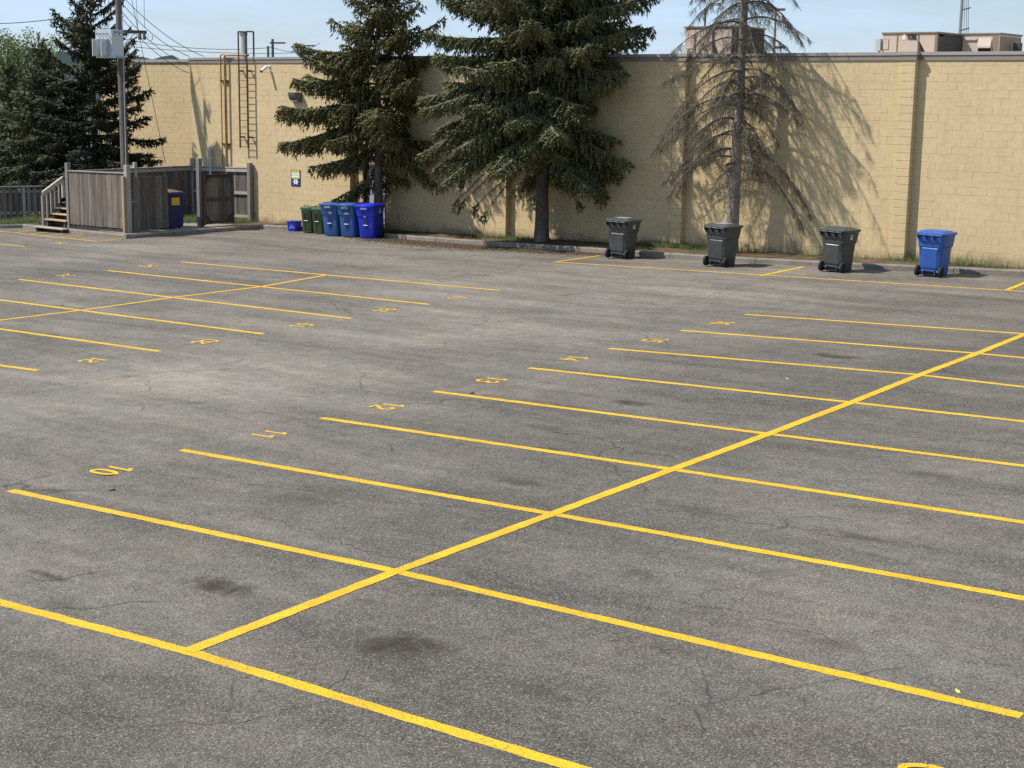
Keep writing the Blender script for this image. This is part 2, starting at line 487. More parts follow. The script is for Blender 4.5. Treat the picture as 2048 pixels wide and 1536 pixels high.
MT = {
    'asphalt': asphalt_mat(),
    'yellow': paint_mat('yellow_paint', (.80, .458, .011), .475),
    'block': block_paint(),
    'mortar': simple('mortar', (.55, .418, .225), (.48, .362, .194), 1.5, .9),
    'coping': simple('coping_metal', (.25, .21, .175), (.19, .16, .135), 1.6, .55, spec=.4, stretch=(.4, 1, 3)),
    'coping_top': simple('coping_cap', (.34, .31, .285), (.26, .235, .21), 1.2, .5, spec=.4),
    'roofing': simple('roof_membrane', (.16, .155, .15), (.12, .115, .11), 1.0, .9),
    'kerb': concrete_mat('kerb_concrete', (.17, .147, .124), (.245, .215, .185), (.09, .075, .06)),
    'slab': concrete_mat('slab_concrete', (.20, .18, .15), (.26, .235, .20), (.11, .095, .07)),
    'soil': dirt_mat(),
    'ground': simple('far_ground', (.075, .085, .045), (.11, .10, .075), .05, .95, spec=.1, detail=6),
    'wood': wood_mat('weathered_boards', (.060, .050, .042), (.215, .188, .158), (.165, .105, .062), .55),
    'wood_dark': wood_mat('dark_stained_wood', (.035, .026, .021), (.10, .076, .06), (.055, .03, .02)),
    'wood_grey': wood_mat('silvered_timber', (.20, .185, .165), (.36, .335, .30), (.27, .20, .14)),
    'wood_new': wood_mat('tan_timber', (.30, .20, .12), (.44, .32, .21), (.38, .25, .15)),
    'wood_pale': wood_mat('pale_rail_timber', (.36, .32, .27), (.50, .46, .40), (.33, .25, .18)),
    'pole_wood': wood_mat('pole_timber', (.10, .085, .072), (.19, .165, .14), (.15, .115, .085)),
    'needles_a': foliage_mat('needles_olive', (.066, .069, .028), (.105, .104, .040), (.19, .172, .066)),
    'needles_b': foliage_mat('needles_bluish', (.070, .080, .037), (.112, .122, .054), (.20, .198, .086)),
    'needles_d': foliage_mat('needles_dark', (.020, .026, .014), (.032, .040, .019), (.060, .068, .030)),
    'needles_e': foliage_mat('needles_mid', (.040, .054, .026), (.064, .080, .036), (.11, .122, .055)),
    'cone': simple('spruce_cone', (.20, .105, .05), (.13, .065, .032), 20, .7),
    'bark': bark_mat('spruce_bark', (.075, .060, .050), (.170, .142, .122), (.26, .235, .21)),
    'bark_dead': bark_mat('dead_spruce_bark', (.17, .142, .12), (.31, .265, .228), (.60, .53, .46)),
    'twig': simple('bare_twig', (.115, .090, .062), (.075, .058, .042), 8, .9, spec=.1),
    'twig_grey': simple('grey_dead_twig', (.235, .215, .165), (.145, .132, .100), 1.5, .9, spec=.1),
    'bough_dead': simple('dead_bough', (.135, .114, .092), (.085, .072, .058), 4, .9, spec=.1),
    'leaf': foliage_mat('spring_leaf', (.092, .138, .034), (.13, .18, .048), (.18, .225, .07), .5, .22),
    'grass': foliage_mat('grass_blade', (.040, .066, .016), (.066, .100, .024), (.12, .14, .045), .5, .2),
    'petal': simple('dandelion', (.75, .52, .02), (.65, .42, .02), 20, .6),
    'litter': simple('needle_litter', (.175, .118, .074), (.10, .070, .046), 30, .9, spec=.1),
    'cart_grey': cart_mat('grey_plastic', (.058, .064, .062), (.048, .053, .052), .42),
    'cart_black': simple('black_plastic', (.014, .014, .015), (.020, .020, .021), 8, .5, spec=.4),
    'cart_blue': cart_mat('blue_plastic', (.026, .092, .33), (.030, .10, .36), .42),
    'cart_teal': cart_mat('faded_blue_plastic', (.022, .085, .245), (.028, .098, .27), .48),
    'cart_royal': cart_mat('royal_blue_plastic', (.008, .022, .46), (.010, .028, .50), .42),
    'cart_green': cart_mat('green_plastic', (.046, .090, .034), (.056, .102, .040), .5),
    'label_white': simple('label_white', (.72, .73, .74), (.58, .59, .60), 14, .5),
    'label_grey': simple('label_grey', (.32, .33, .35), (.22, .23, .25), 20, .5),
    'white_print': simple('white_print', (.80, .80, .78), (.74, .74, .72), 9, .5),
    'black_print': simple('black_print', (.02, .02, .02), (.03, .03, .03), 9, .5),
    'steel': simple('galvanised_steel', (.34, .35, .36), (.26, .27, .28), 5, .45, metal=.6),
    'trans_grey': simple('transformer_paint', (.50, .54, .56), (.46, .50, .52), 2, .45),
    'fin': simple('radiator_fin', (.42, .455, .475), (.36, .39, .41), 3, .5),
    'rust': simple('rusted_red_steel', (.085, .022, .016), (.05, .020, .016), 9, .75, .2),
    'rust_black': simple('dark_steel', (.025, .026, .026), (.04, .035, .032), 9, .6),
    'pipe': simple('yellow_gas_pipe', (.40, .245, .085), (.22, .115, .045), 3.0, .6, stretch=(1, 1, .6)),
    'wire': simple('wire', (.015, .015, .016), (.02, .02, .02), 5, .6),
    'hvac': simple('tan_hvac_panel', (.50, .415, .35), (.455, .375, .315), 1.2, .55),
    'hvac_dark': simple('tan_hvac_trim', (.21, .165, .14), (.17, .135, .115), 2, .6),
    'coil': simple('condenser_coil', (.055, .055, .050), (.035, .035, .033), 30, .7),
    'void': simple('dark_interior', (.012, .012, .012), (.018, .017, .016), 5, .9),
    'door': simple('grey_steel_door', (.36, .385, .41), (.32, .345, .37), 1.4, .45),
    'frame_dark': simple('door_frame', (.06, .045, .035), (.04, .03, .025), 4, .6),
    'dumpster': simple('navy_steel', (.010, .014, .085), (.013, .018, .10), 2.4, .42),
    'yellow_lbl': simple('yellow_label', (.80, .50, .03), (.65, .38, .03), 9, .5),
    'sign_yellow': simple('sign_yellow', (.75, .68, .12), (.70, .63, .10), 9, .5),
    'sign_navy': simple('sign_navy', (.015, .04, .17), (.012, .033, .15), 9, .5),
    'hill': simple('wooded_hill', (.030, .048, .052), (.045, .066, .066), .02, .95, spec=.0, detail=8),
    'far_wall': simple('pale_siding', (.50, .50, .50), (.44, .44, .44), .5, .7),
    'far_roof': simple('grey_shingle', (.12, .12, .125), (.09, .09, .095), 2, .9),
    'glass': simple('dark_glass', (.02, .025, .03), (.03, .035, .04), 2, .08, spec=.7),
    'car_grey': simple('silver_car_paint', (.30, .32, .35), (.28, .30, .33), 2, .3, metal=.4, spec=.6),
    'car_white': simple('white_car_paint', (.70, .70, .70), (.66, .66, .66), 2, .3, spec=.6),
    'car_red': simple('red_car_paint', (.40, .02, .02), (.36, .02, .02), 2, .3, spec=.6),
    'rubber': simple('tyre_rubber', (.016, .016, .016), (.024, .024, .024), 12, .85),
    'lamp_red': simple('red_lens', (.5, .015, .01), (.45, .015, .01), 6, .25),
    'lamp_clear': simple('clear_lens', (.7, .72, .74), (.6, .62, .64), 6, .2),
    'lamp_body': simple('bronze_housing', (.12, .115, .10), (.09, .086, .076), 5, .5),
    'camera_white': simple('white_housing', (.78, .78, .77), (.72, .72, .71), 6, .4),
}

# ------------------------------------------------------------------ ground and lot
xs = np.concatenate([np.linspace(-6000, -120, 10), np.linspace(-110, 60, 35), np.linspace(80, 6000, 8)])
ys = np.concatenate([np.linspace(-3000, -60, 6), np.linspace(-50, 130, 37), np.linspace(160, 6000, 9)])
V = np.array([[x, y, GA * min(max(x, -70), 25) + GB * min(max(y, -30), 70) - .06] for y in ys for x in xs])
nx = len(xs)
F = np.array([[j * nx + i, j * nx + i + 1, (j + 1) * nx + i + 1, (j + 1) * nx + i] for j in range(len(ys) - 1) for i in range(nx - 1)])
tag(mkobj('ground', fast_mesh('ground', V, F), MT['ground']), kind='structure')


def sheet(name, pts, dz, mat, parent=None):
    """flat polygon draped on the lot plane"""
    b = MB(); b.add([(p[0], p[1], gz(p[0], p[1]) + dz) for p in pts], [tuple(range(len(pts)))])
    return b.build(name, mat, parent)


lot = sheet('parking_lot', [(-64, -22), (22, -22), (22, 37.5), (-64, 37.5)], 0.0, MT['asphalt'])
tag(lot, 'grey worn asphalt of the parking lot with yellow stalls', kind='structure')


def pline(a, b, w=.120, ext=0.0, name='painted_line', dz=.0030):
    a, b = Vector((a[0], a[1])), Vector((b[0], b[1])); d = (b - a).normalized(); n = Vector((-d.y, d.x)) * (w / 2)
    a = a - d * ext; b = b + d * ext; Ln = (b - a).length; k = max(2, int(Ln / .12))
    L_, R_ = [], []
    for i in range(k + 1):
        p = a + (b - a) * (i / k); j1 = random.uniform(-.006, .006); j2 = random.uniform(-.006, .006)
        L_.append(p + n * (1 + j1 / w * 2)); R_.append(p - n * (1 + j2 / w * 2))
    mb = MB(); pts = [(p.x, p.y, gz(p.x, p.y) + dz) for p in L_ + R_]
    mb.add(pts, [(k + 1 + i, k + 2 + i, i + 1, i) for i in range(k)])
    o = mb.build(name, MT['yellow'], lot)
    return o


PSI = 0.0558; SX, SY = -9.1646, 7.2454; SW = 2.4961; SL = 5.645; SLR = (G(2044, 1432) - G(793, 1143)).length


def gp(s, t):
    c, sn = math.cos(PSI), math.sin(PSI)
    return (SX + s * c - t * sn, SY + s * sn + t * c)


spine = [(375, 1303), (793, 1143), (1105, 1028), (1345, 939), (1538, 868), (1703, 805), (1840, 750), (1955, 707), (2052, 668)]
lend = {1: (20, 981), 2: (362, 900), 3: (643, 836), 4: (868, 783), 5: (1058, 736), 6: (1218, 697), 7: (1362, 661), 8: (1490, 629)}
rpx = {0: (1150, 1536), 1: (2048, 1433), 2: (2048, 1197), 3: (2048, 1045), 4: (2048, 932), 5: (2048, 843), 6: (2048, 774), 7: (2048, 716)}
for i in range(9):
    a = G(*spine[i])
    le = G(*lend[i]) if i else Vector(gp(-SL, 0)).to_3d()
    if i == 0: le = G(0, 1205); le = a + (le - a).normalized() * SL
    pline(a, le)
    if i in rpx:
        r = G(*rpx[i]); r = a + (r - a).normalized() * SLR; pline(a, r)
    else: pline(a, a + (a - le).normalized() * SL)
    if i < 8: pline(a, G(*spine[i + 1]), w=.135, dz=.0052)
# left block of stalls
ls = [(-60, 648), (163, 621), (340, 596), (520, 574), (655, 550)]
for a, b in (((363, 524), (1000, 581)), ((213, 541), (860, 609)), ((38, 559), (703, 637))):
    pline(G(*a), G(*b))
for a, b in (((0, 600), (526, 668)), ((0, 658), (320, 703)), ((0, 731), (75, 741))):
    p, q = G(*a), G(*b); pline(q + (p - q).normalized() * 12.4, q)
for a, b in zip(ls[:-1], ls[1:]): pline(G(*a), G(*b), dz=.0052)
pa, pb = G(163, 621), G(-60, 648); pline(pb, pb + (pb - pa).normalized() * 6, dz=.0052)
# bays along the wall
pline(G(1110, 524), G(2048, 583), w=.10, ext=.05); p, q = G(1110, 524), G(2048, 583); pline(q, q + (q - p).normalized() * 8, w=.10)
for a, b in (((1115, 523.5), (1209, 510)), ((1520, 552), (1606, 534)), ((2012, 581), (2052, 565))): pline(G(*a), G(*b), w=.12, dz=.0052)
# hatching beside the wooden steps, far stall lines
pline(G(-40, 458), G(195, 483), w=.09); pline(G(195, 483), G(242, 477.5), w=.09, dz=.0052)
for a, b in (((28, 465.5), (66, 461)), ((58, 468.6), (100, 464)), ((88, 471.6), (128, 467.5)), ((121, 475), (165, 470)), ((156, 479), (207, 474.3))): pline(G(*a), G(*b), w=.08, dz=.0052)
pline(G(-60, 482), G(50, 493), w=.1)


DIG = {'0': [(.28, 1), (.12, .92), (.04, .72), (.03, .5), (.04, .28), (.12, .08), (.28, 0), (.44, .08), (.52, .28), (.53, .5), (.52, .72), (.44, .92), (.28, 1.0)],
       '1': [(.06, .80), (.30, .99), (.30, 0)], '2': [(.02, .74), (.09, .93), (.28, 1), (.47, .92), (.53, .73), (.42, .50), (.04, .04), (.56, .04)],
       '3': [(.03, .86), (.25, 1), (.49, .90), (.50, .66), (.26, .54), (.50, .42), (.53, .18), (.27, 0), (.02, .13)], '4': [(.42, 0), (.42, 1), (.02, .30), (.58, .30)],
       '5': [(.52, .98), (.12, .98), (.07, .57), (.30, .62), (.52, .48), (.54, .20), (.30, 0), (.02, .12)], '6': [(.48, .92), (.26, 1), (.06, .62), (.05, .25), (.28, 0), (.52, .20), (.50, .47), (.28, .57), (.08, .42)],
       '7': [(.02, .97), (.54, .97), (.20, 0)], '8': [(.28, .53), (.07, .70), (.10, .93), (.28, 1), (.46, .93), (.49, .70), (.28, .53), (.04, .32), (.07, .07), (.28, 0), (.49, .07), (.52, .32), (.28, .53)]}
DIG['9'] = [(.56 - x, 1 - y) for x, y in DIG['6']]


def smooth(P, k=4):
    closed = P[0] == P[-1]; n = len(P); out = []
    for i in range(n - 1):
        p0 = P[i - 1] if i else (P[-2] if closed else P[0]); p1, p2 = P[i], P[i + 1]; p3 = P[i + 2] if i + 2 < n else (P[1] if closed else P[-1])
        for j in range(k):
            t = j / k; out.append(tuple(.5 * (2 * b + (c_ - a) * t + (2 * a - 5 * b + 4 * c_ - d) * t * t + (3 * b - a - 3 * c_ + d) * t ** 3) for a, b, c_, d in zip(p0, p1, p2, p3)))
    return out + [P[-1]]


for ch in '03689': DIG[ch] = smooth(DIG[ch])
DIG['2'] = smooth(DIG['2'][:6]) + DIG['2'][6:]; DIG['5'] = DIG['5'][:2] + smooth(DIG['5'][2:])


def stall_number(s, u, v, right, h=.36, sw=.060):
    """stencilled digits painted on the lot; right = the reading direction in plan"""
    p = G(u, v); r = Vector(right).normalized(); up = Vector((-r.y, r.x)); mb = MB(); adv = h * .66
    for k, ch in enumerate(s):
        pts = [Vector(((x - .28) * h * .92 + (k - (len(s) - 1) / 2) * adv, (y - .5) * h)) for x, y in DIG[ch]]; n = len(pts); closed = (pts[0] - pts[-1]).length < 1e-4; Ls, Rs = [], []
        for i in range(n):
            d0 = (pts[i] - pts[i - 1]).normalized() if i else ((pts[0] - pts[-2]).normalized() if closed else (pts[1] - pts[0]).normalized())
            d1 = (pts[i + 1] - pts[i]).normalized() if i < n - 1 else ((pts[1] - pts[0]).normalized() if closed else d0)
            t_ = (d0 + d1).normalized() if (d0 + d1).length > .2 else d0; nn = Vector((-t_.y, t_.x)); w = sw / 2 / max(.55, nn.dot(Vector((-d0.y, d0.x)))); w *= random.uniform(.95, 1.05)
            Ls.append(pts[i] + nn * w); Rs.append(pts[i] - nn * w)
        V_ = []
        for j, q in enumerate(Ls + Rs):
            g = Vector((p.x, p.y)) + r * q.x + up * q.y; V_.append((g.x, g.y, gz(g.x, g.y) + .0030 + .0002 * (j % n)))
        mb.add(V_, [(n + i, n + i + 1, i + 1, i) for i in range(n - 1)])
    return mb.build('stall_number', MT['yellow'], lot)


c, s_ = math.cos(PSI), math.sin(PSI)
down, upd = (s_, -c), (-s_, c)
for t_, u, v in (('10', 224, 941), ('11', 537, 868), ('12', 775, 813), ('13', 984, 760.5), ('14', 1148, 717), ('15', 1311, 680.5), ('16', 1446, 646)):
    stall_number(t_, u, v, down)
for t_, u, v in (('17', 916, 596), ('18', 768, 621), ('19', 603, 651), ('20', 410, 684), ('21', 188, 721)):
    stall_number(t_, u, v, upd)
for t_, u, v in (('25', 297, 532), ('24', 131, 551), ('26', 118, 487)):
    stall_number(t_, u, v, down)
stall_number('9', 1872, 1551, upd, h=.44)


def crack(pts, w=.012, seed=0):
    r = random.Random(seed); P = [G(*p) for p in pts]; path = []
    for a, b in zip(P[:-1], P[1:]):
        n = max(3, int((b - a).length / .12))
        for i in range(n):
            q = a + (b - a) * (i / n); path.append(Vector((q.x + r.uniform(-.06, .06), q.y + r.uniform(-.06, .06))))
    mb = MB(); k = len(path); Lp = []; Rp = []
    for i, p in enumerate(path):
        d = (path[min(i + 1, k - 1)] - path[max(i - 1, 0)]).normalized(); n = Vector((-d.y, d.x)); ww = w * r.uniform(.25, 1.0)
        Lp.append(p + n * ww / 2); Rp.append(p - n * ww / 2)
    mb.add([(p.x, p.y, gz(p.x, p.y) + .0015) for p in Lp + Rp], [(k + i, k + i + 1, i + 1, i) for i in range(k - 1)])
    return mb.build('crack', MT['void'], lot)


for i, pl in enumerate([[(0, 793), (120, 778), (215, 757), (330, 745), (470, 738)], [(150, 932), (240, 936), (330, 950), (420, 958), (640, 985)], [(1000, 790), (1200, 822), (1310, 832), (1480, 850)],
                        [(1100, 864), (1190, 872), (1260, 905), (1370, 918)], [(520, 1030), (700, 1090), (800, 1120), (985, 1140), (1060, 1190)], [(1180, 1000), (1400, 1030), (1560, 1055), (1740, 1080)],
                        [(100, 1420), (300, 1450), (520, 1440), (640, 1400), (700, 1330)], [(560, 690), (780, 700), (880, 720), (1000, 745)], [(1300, 640), (1500, 665), (1620, 690)],
                        [(1210, 1170), (1340, 1200), (1500, 1230), (1700, 1290)], [(360, 640), (560, 690)], [(1180, 920), (1215, 900), (1260, 895)], [(1500, 560), (1400, 600), (1300, 640)]]):
    crack(pl, .012 if i in (0, 3, 5) else .008, i)

# ------------------------------------------------------------------ kerbs, planting strip, slab
kx = [(780, 477), (870, 484), (967, 491.6), (1159, 504), (1340, 517), (1510, 527), (1700, 537), (1907, 546), (2060, 553)]
kp = [G(*p) for p in kx]
kp += [Vector((-9.5, 37.02, 0)), Vector((-5, 37.0, 0)), Vector((0, 37.0, 0)), Vector((6, 37.0, 0))]
kin = G(519, 458); kl = [kin, G(577, 460.5), G(640, 462.5), G(735, 470.0), kp[0]]
kcorner = G(252, 478); kst = G(135, 466); kfar = G(45, 456.5); kedge = G(-70, 458)
kerb = bpy.data.objects.new('kerb', None); COL.objects.link(kerb); tag(kerb, 'low grey concrete kerb along the lot edge', kind='structure')


def kerb_piece(a, b, inward, h=.145, w=.155, gap=.008):
    a, b = Vector((a.x, a.y)), Vector((b.x, b.y)); d = (b - a).normalized(); a = a + d * gap; b = b - d * gap; n = Vector(inward).normalized()
    k = max(2, int((b - a).length / .45)); rings = []
    for i in range(k + 1):
        p = a + (b - a) * (i / k); j = [random.uniform(-.006, .006) for _ in range(4)]
        sec = [(0 + j[0], -.05), (.005 + j[1], h - .035), (.035, h + j[2]), (w, h + j[3]), (w, -.05)]
        rings.append([(p.x + n.x * s, p.y + n.y * s, gz(p.x, p.y) + z) for s, z in sec])
    mb = MB(); mb.loft(rings); return mb.build('kerb_segment', MT['kerb'], kerb)


allk = kl + kp[1:]
for a, b in zip(allk[:-1], allk[1:]): kerb_piece(a, b, (0, 1))
# enclosure front (faces the lot's open side) and its left flank
nseg = 3
for i in range(nseg): kerb_piece(kcorner.lerp(kin, i / nseg), kcorner.lerp(kin, (i + 1) / nseg), (-1, .1))
kerb_piece(kst, kst.lerp(kcorner, .5), (.1, 1)); kerb_piece(kst.lerp(kcorner, .5), kcorner, (.1, 1))
kerb_piece(kfar, kst, (.35, 1)); kerb_piece(kedge, kfar, (.1, 1)); kerb_piece(kedge + (kedge - kfar).normalized() * 3.0, kedge, (.1, 1))


def slab(name, poly, dz, mat, sub=0):
    b = MB(); b.add([(p[0], p[1], gz(p[0], p[1]) + dz) for p in poly] + [(p[0], p[1], gz(p[0], p[1]) - .05) for p in poly],
                    [tuple(range(len(poly)))] + [(i, (i + 1) % len(poly), (i + 1) % len(poly) + len(poly), i + len(poly)) for i in range(len(poly))])
    return tag(b.build(name, mat), kind='structure')


strip = [(p.x, p.y + .15) for p in kp] + [(6, WALLY + .02), (kin.x + .2, WALLY + .02), (kin.x + .2, kin.y + .17), (kl[1].x, kl[1].y + .15), (kl[2].x, kl[2].y + .15), (kl[3].x, kl[3].y + .15)]
slab('planting_strip', strip, .11, MT['soil'])
slab('enclosure_ground', [(kst.x, kst.y + .14), (kcorner.x - .13, kcorner.y + .13), (kin.x - .1, kin.y + .1), (kin.x + .19, WALLY + .02), (-46.9, WALLY + .02), (-46.9, 45), (-60, 45), (-64, kedge.y + .15), (kedge.x, kedge.y + .15), (kfar.x, kfar.y + .15)], .118, MT['soil'])
slab('enclosure_slab', [(kcorner.x - .3, kcorner.y + .30), (kin.x - .35, kin.y - .5), (kin.x - .9, kin.y - .3), (-46.6, 36.2), (-47.2, 32.6)], .135, MT['slab'])

# ------------------------------------------------------------------ the long block building
ROOF = 5.444
XL, XR = -46.86, 6.0
BL, BH = .4064, .2032
COPH = .18
PIL = [(-45.3, -45.3 + .40)] + [(-38.58, -38.18), (-31.47 - .12, -31.2), (-24.98, -24.60), (-18.0, -17.61), (-11.2, -10.8), (-4.4, -4.0), (2.4, 2.8)]
PIL = PIL[1:]
PD_ = .20
DX0, DX1 = -37.71, -36.72; DZT = gz(-37.2, WALLY) + .12 + 2.12
bld = empty('block_building', (-20, WALLY, gz(-20, WALLY)), 'long low cream painted concrete block building along the back of the lot', 'building')


def child_of(par, o):
    o.parent = par; o.matrix_parent_inverse = Matrix.Translation(-par.location); return o


def part(mb, name, mat, par=bld, **k): return child_of(par, mb.build(name, mat, **k))


_bm_cache = {}


def block_shape(w, h, fl=(1, 1, 1, 1), d=.0032, ch=.0036):
    """one block face standing proud of the mortar, local x,z in plane, front at y=0; fl: open joint left, right, bottom, top (0 = joint filled flush with paint)"""
    key = (round(w, 3), round(h, 3), fl)
    if key in _bm_cache: return _bm_cache[key]
    b = MB(); e = .0022; a0, a1, c0, c1 = -w / 2 - (0 if fl[0] else e), w / 2 + (0 if fl[1] else e), -h / 2 - (0 if fl[2] else e), h / 2 + (0 if fl[3] else e)
    l, r_, bt, tp = (ch if fl[0] else .0006), (ch if fl[1] else .0006), (ch if fl[2] else .0006), (ch if fl[3] else .0006)
    b.add([(a0, d, c0), (a1, d, c0), (a1, d, c1), (a0, d, c1), (a0 + l, 0, c0 + bt), (a1 - r_, 0, c0 + bt), (a1 - r_, 0, c1 - tp), (a0 + l, 0, c1 - tp)],
          [(4, 5, 6, 7), (0, 1, 5, 4), (1, 2, 6, 5), (2, 3, 7, 6), (3, 0, 4, 7)])
    _bm_cache[key] = b
    return b


def lay_blocks(par, x0, x1, Y, ztop, zbot, holes, wallname, gap=.0045, visible=lambda x, z: True, limit=300):
    """running bond; nearest blocks one by one, the others joined"""
    items = []; k = 0; z = ztop
    while z > zbot:
        h = BH - gap if k else BH * .8 - gap
        zc = z - (h + gap) / 2; off = BL / 2 if k % 2 else 0.0
        x = x0 - off
        if k % 7 == 3: x += .03
        while x < x1:
            a, b = max(x, x0) + gap / 2, min(x + BL, x1) - gap / 2
            segs = [(a, b)]
            for (hx0, hx1, hz0, hz1) in holes:
                if hz0 < zc < hz1:
                    ns = []
                    for (p, q) in segs:
                        if hx1 <= p or hx0 >= q: ns.append((p, q)); continue
                        if p < hx0: ns.append((p, hx0 - .002))
                        if q > hx1: ns.append((hx1 + .002, q))
                    segs = ns
            for p, q in segs:
                if q - p > .03: items.append(((p + q) / 2, zc, q - p, h))
            x += BL
        z -= BH if k else BH * .8
        k += 1
    def key(it):
        return (0 if (visible(it[0], it[1]) and abs(it[2] - (BL - gap)) < .002) else 1, (it[0]) ** 2 + Y ** 2)
    items.sort(key=key)
    rest = MB(); full = {}
    for i, (xc, zc, w, h) in enumerate(items):
        jy = random.uniform(-.0024, .0018); jx = random.uniform(-.003, .003); jz = random.uniform(-.0015, .0015)
        fl = tuple(int(random.random() < p_) for p_ in (.5, .5, .7, .7))
        if i < limit and key(items[i])[0] == 0:
            kk = (round(w, 3), round(h, 3), fl)
            if kk not in full: full[kk] = block_shape(w, h, fl).mesh('block'); full[kk].materials.append(MT['block'])
            o = bpy.data.objects.new('block', full[kk]); COL.objects.link(o); o.location = Vector((xc + jx, Y + jy, zc + jz)) - par.location; o.parent = par
        else:
            bs = block_shape(w, h, fl); rest.add([(x + xc + jx, y + Y + jy, z_ + zc + jz) for x, y, z_ in bs.v], bs.f)
    o = part(rest, wallname, MT['block'], par); tag(o, kind='stuff')
    return o


ztop = ROOF - COPH
zb = gz(XL, WALLY) - .1
mw = MB()
for (a, b, z0, z1) in ((XL, DX0 - .06, zb, ztop), (DX1 + .06, XR, zb, ztop), (DX0 - .06, DX1 + .06, DZT + .06, ztop)):
    mw.add([(a, WALLY + .0032, z0), (b, WALLY + .0032, z0), (b, WALLY + .0032, z1), (a, WALLY + .0032, z1)], [(0, 1, 2, 3)])
part(mw, 'mortar_face', MT['mortar'])


def in_view(x, z):
    d = np.array([x, WALLY, z - CZ]); u = 1024 + FPX * (d @ RT) / (d @ FW); w_ = 768 - FPX * (d @ UP) / (d @ FW)
    return -5 < u < 2052 and z > gz(x, WALLY) + .2


holes = [(a, b, -9, 99) for a, b in PIL] + [(DX0 - .06, DX1 + .06, -9, DZT + .06)]
lay_blocks(bld, XL, XR, WALLY, ztop, gz(XL, WALLY), holes, 'block_courses', visible=in_view)
# body behind the face
body = MB()
body.box(((XL + DX0 - .06) / 2, (WALLY + .3 + 66) / 2 - .14, (ztop + zb) / 2 - .0), (DX0 - .06 - XL - .004, 66 - WALLY - .3, ztop - zb - .02))
body.box(((XR + DX1 + .06) / 2, (WALLY + .3 + 66) / 2 - .14, (ztop + zb) / 2 - .0), (XR - DX1 - .06 - .004, 66 - WALLY - .3, ztop - zb - .02))
body.box(((DX0 + DX1) / 2, (WALLY + .6 + 66) / 2 - .14, (ztop + zb) / 2), (DX1 - DX0 + .12, 66 - WALLY - .6, ztop - zb - .02))
body.box(((DX0 + DX1) / 2, WALLY + .24, (ztop + DZT + .06) / 2), (DX1 - DX0 + .12, .44, ztop - DZT - .08))
part(body, 'wall_core', MT['mortar'])
rf = MB(); rf.box(((XL + XR) / 2, (WALLY + 66) / 2 + .1, ROOF - .34), (XR - XL - .5, 66 - WALLY - .6, .06)); part(rf, 'roof', MT['roofing'])
# pilasters: stacked blocks
for (a, b) in PIL:
    pm = MB(); z = ztop; k = 0; Yf = WALLY - PD_
    while z > gz(a, WALLY) - .02:
        h = BH if k else BH * .8
        g = .008; j = random.uniform(-.002, .002)
        x0, x1, z0, z1 = a, b, z - h + g / 2, z - g / 2; e = .006
        pm.add([(x0 + e, Yf + j, z0 + e), (x1 - e, Yf + j, z0 + e), (x1 - e, Yf + j, z1 - e), (x0 + e, Yf + j, z1 - e),
                (x0, Yf + e, z0), (x1, Yf + e, z0), (x1, Yf + e, z1), (x0, Yf + e, z1), (x0, WALLY + .004, z0), (x1, WALLY + .004, z0), (x1, WALLY + .004, z1), (x0, WALLY + .004, z1)],
               [(0, 1, 2, 3), (4, 5, 1, 0), (5, 6, 2, 1), (6, 7, 3, 2), (7, 4, 0, 3), (5, 9, 10, 6), (4, 7, 11, 8), (7, 6, 10, 11), (4, 8, 9, 5)])
        z -= h; k += 1
    core = MB(); core.box(((a + b) / 2, WALLY - PD_ / 2 + .01, (ztop + gz(a, WALLY) - .05) / 2), (b - a - .014, PD_ - .012, ztop - gz(a, WALLY) + .03))
    pil = part(pm, 'pilaster', MT['block'])
    cc = core.build('mortar_core', MT['mortar']); cc.parent = pil
# metal coping following the pilasters: drip band + cap
def coping_path(off):
    pts = [(XL - off, WALLY + 20)] if off else []
    pts = [(XL - off, WALLY - off)]
    for a, b in PIL: pts += [(a - off, WALLY - off), (a - off, WALLY - PD_ - off), (b + off, WALLY - PD_ - off), (b + off, WALLY - off)]
    pts += [(XR, WALLY - off)]
    return pts


def coping_mesh(off, z0, z1, inner):
    P = coping_path(off); b = MB()
    for p, q in zip(P[:-1], P[1:]): b.add([(p[0], p[1], z0), (q[0], q[1], z0), (q[0], q[1], z1), (p[0], p[1], z1)], [(0, 1, 2, 3)])
    # tops and undersides, cell by cell
    xs_ = sorted({p[0] for p in P})
    for x0, x1 in zip(xs_[:-1], xs_[1:]):
        xm = (x0 + x1) / 2; yf = WALLY - off - (PD_ if any(a - off < xm < b_ + off for a, b_ in PIL) else 0)
        for z in (z0, z1): b.add([(x0, yf, z), (x1, yf, z), (x1, inner, z), (x0, inner, z)], [(0, 1, 2, 3)])
    b.add([(XL - off, WALLY - off, z0), (XL - off, inner, z0), (XL - off, inner, z1), (XL - off, WALLY - off, z1)], [(0, 1, 2, 3)])
    b.add([(XL - off, inner, z0), (XR, inner, z0), (XR, inner, z1), (XL - off, inner, z1)], [(0, 1, 2, 3)])
    return b


cop = part(coping_mesh(.022, ztop - .012, ROOF - .085, WALLY + .30), 'coping', MT['coping'])
cap = coping_mesh(.045, ROOF - .083, ROOF, WALLY + .34)
oc = cap.build('coping_cap', MT['coping_top']); oc.parent = cop
dr = coping_mesh(.034, ztop - .024, ztop - .013, WALLY + .2)
oc = dr.build('drip_edge', MT['coping_top']); oc.parent = cop
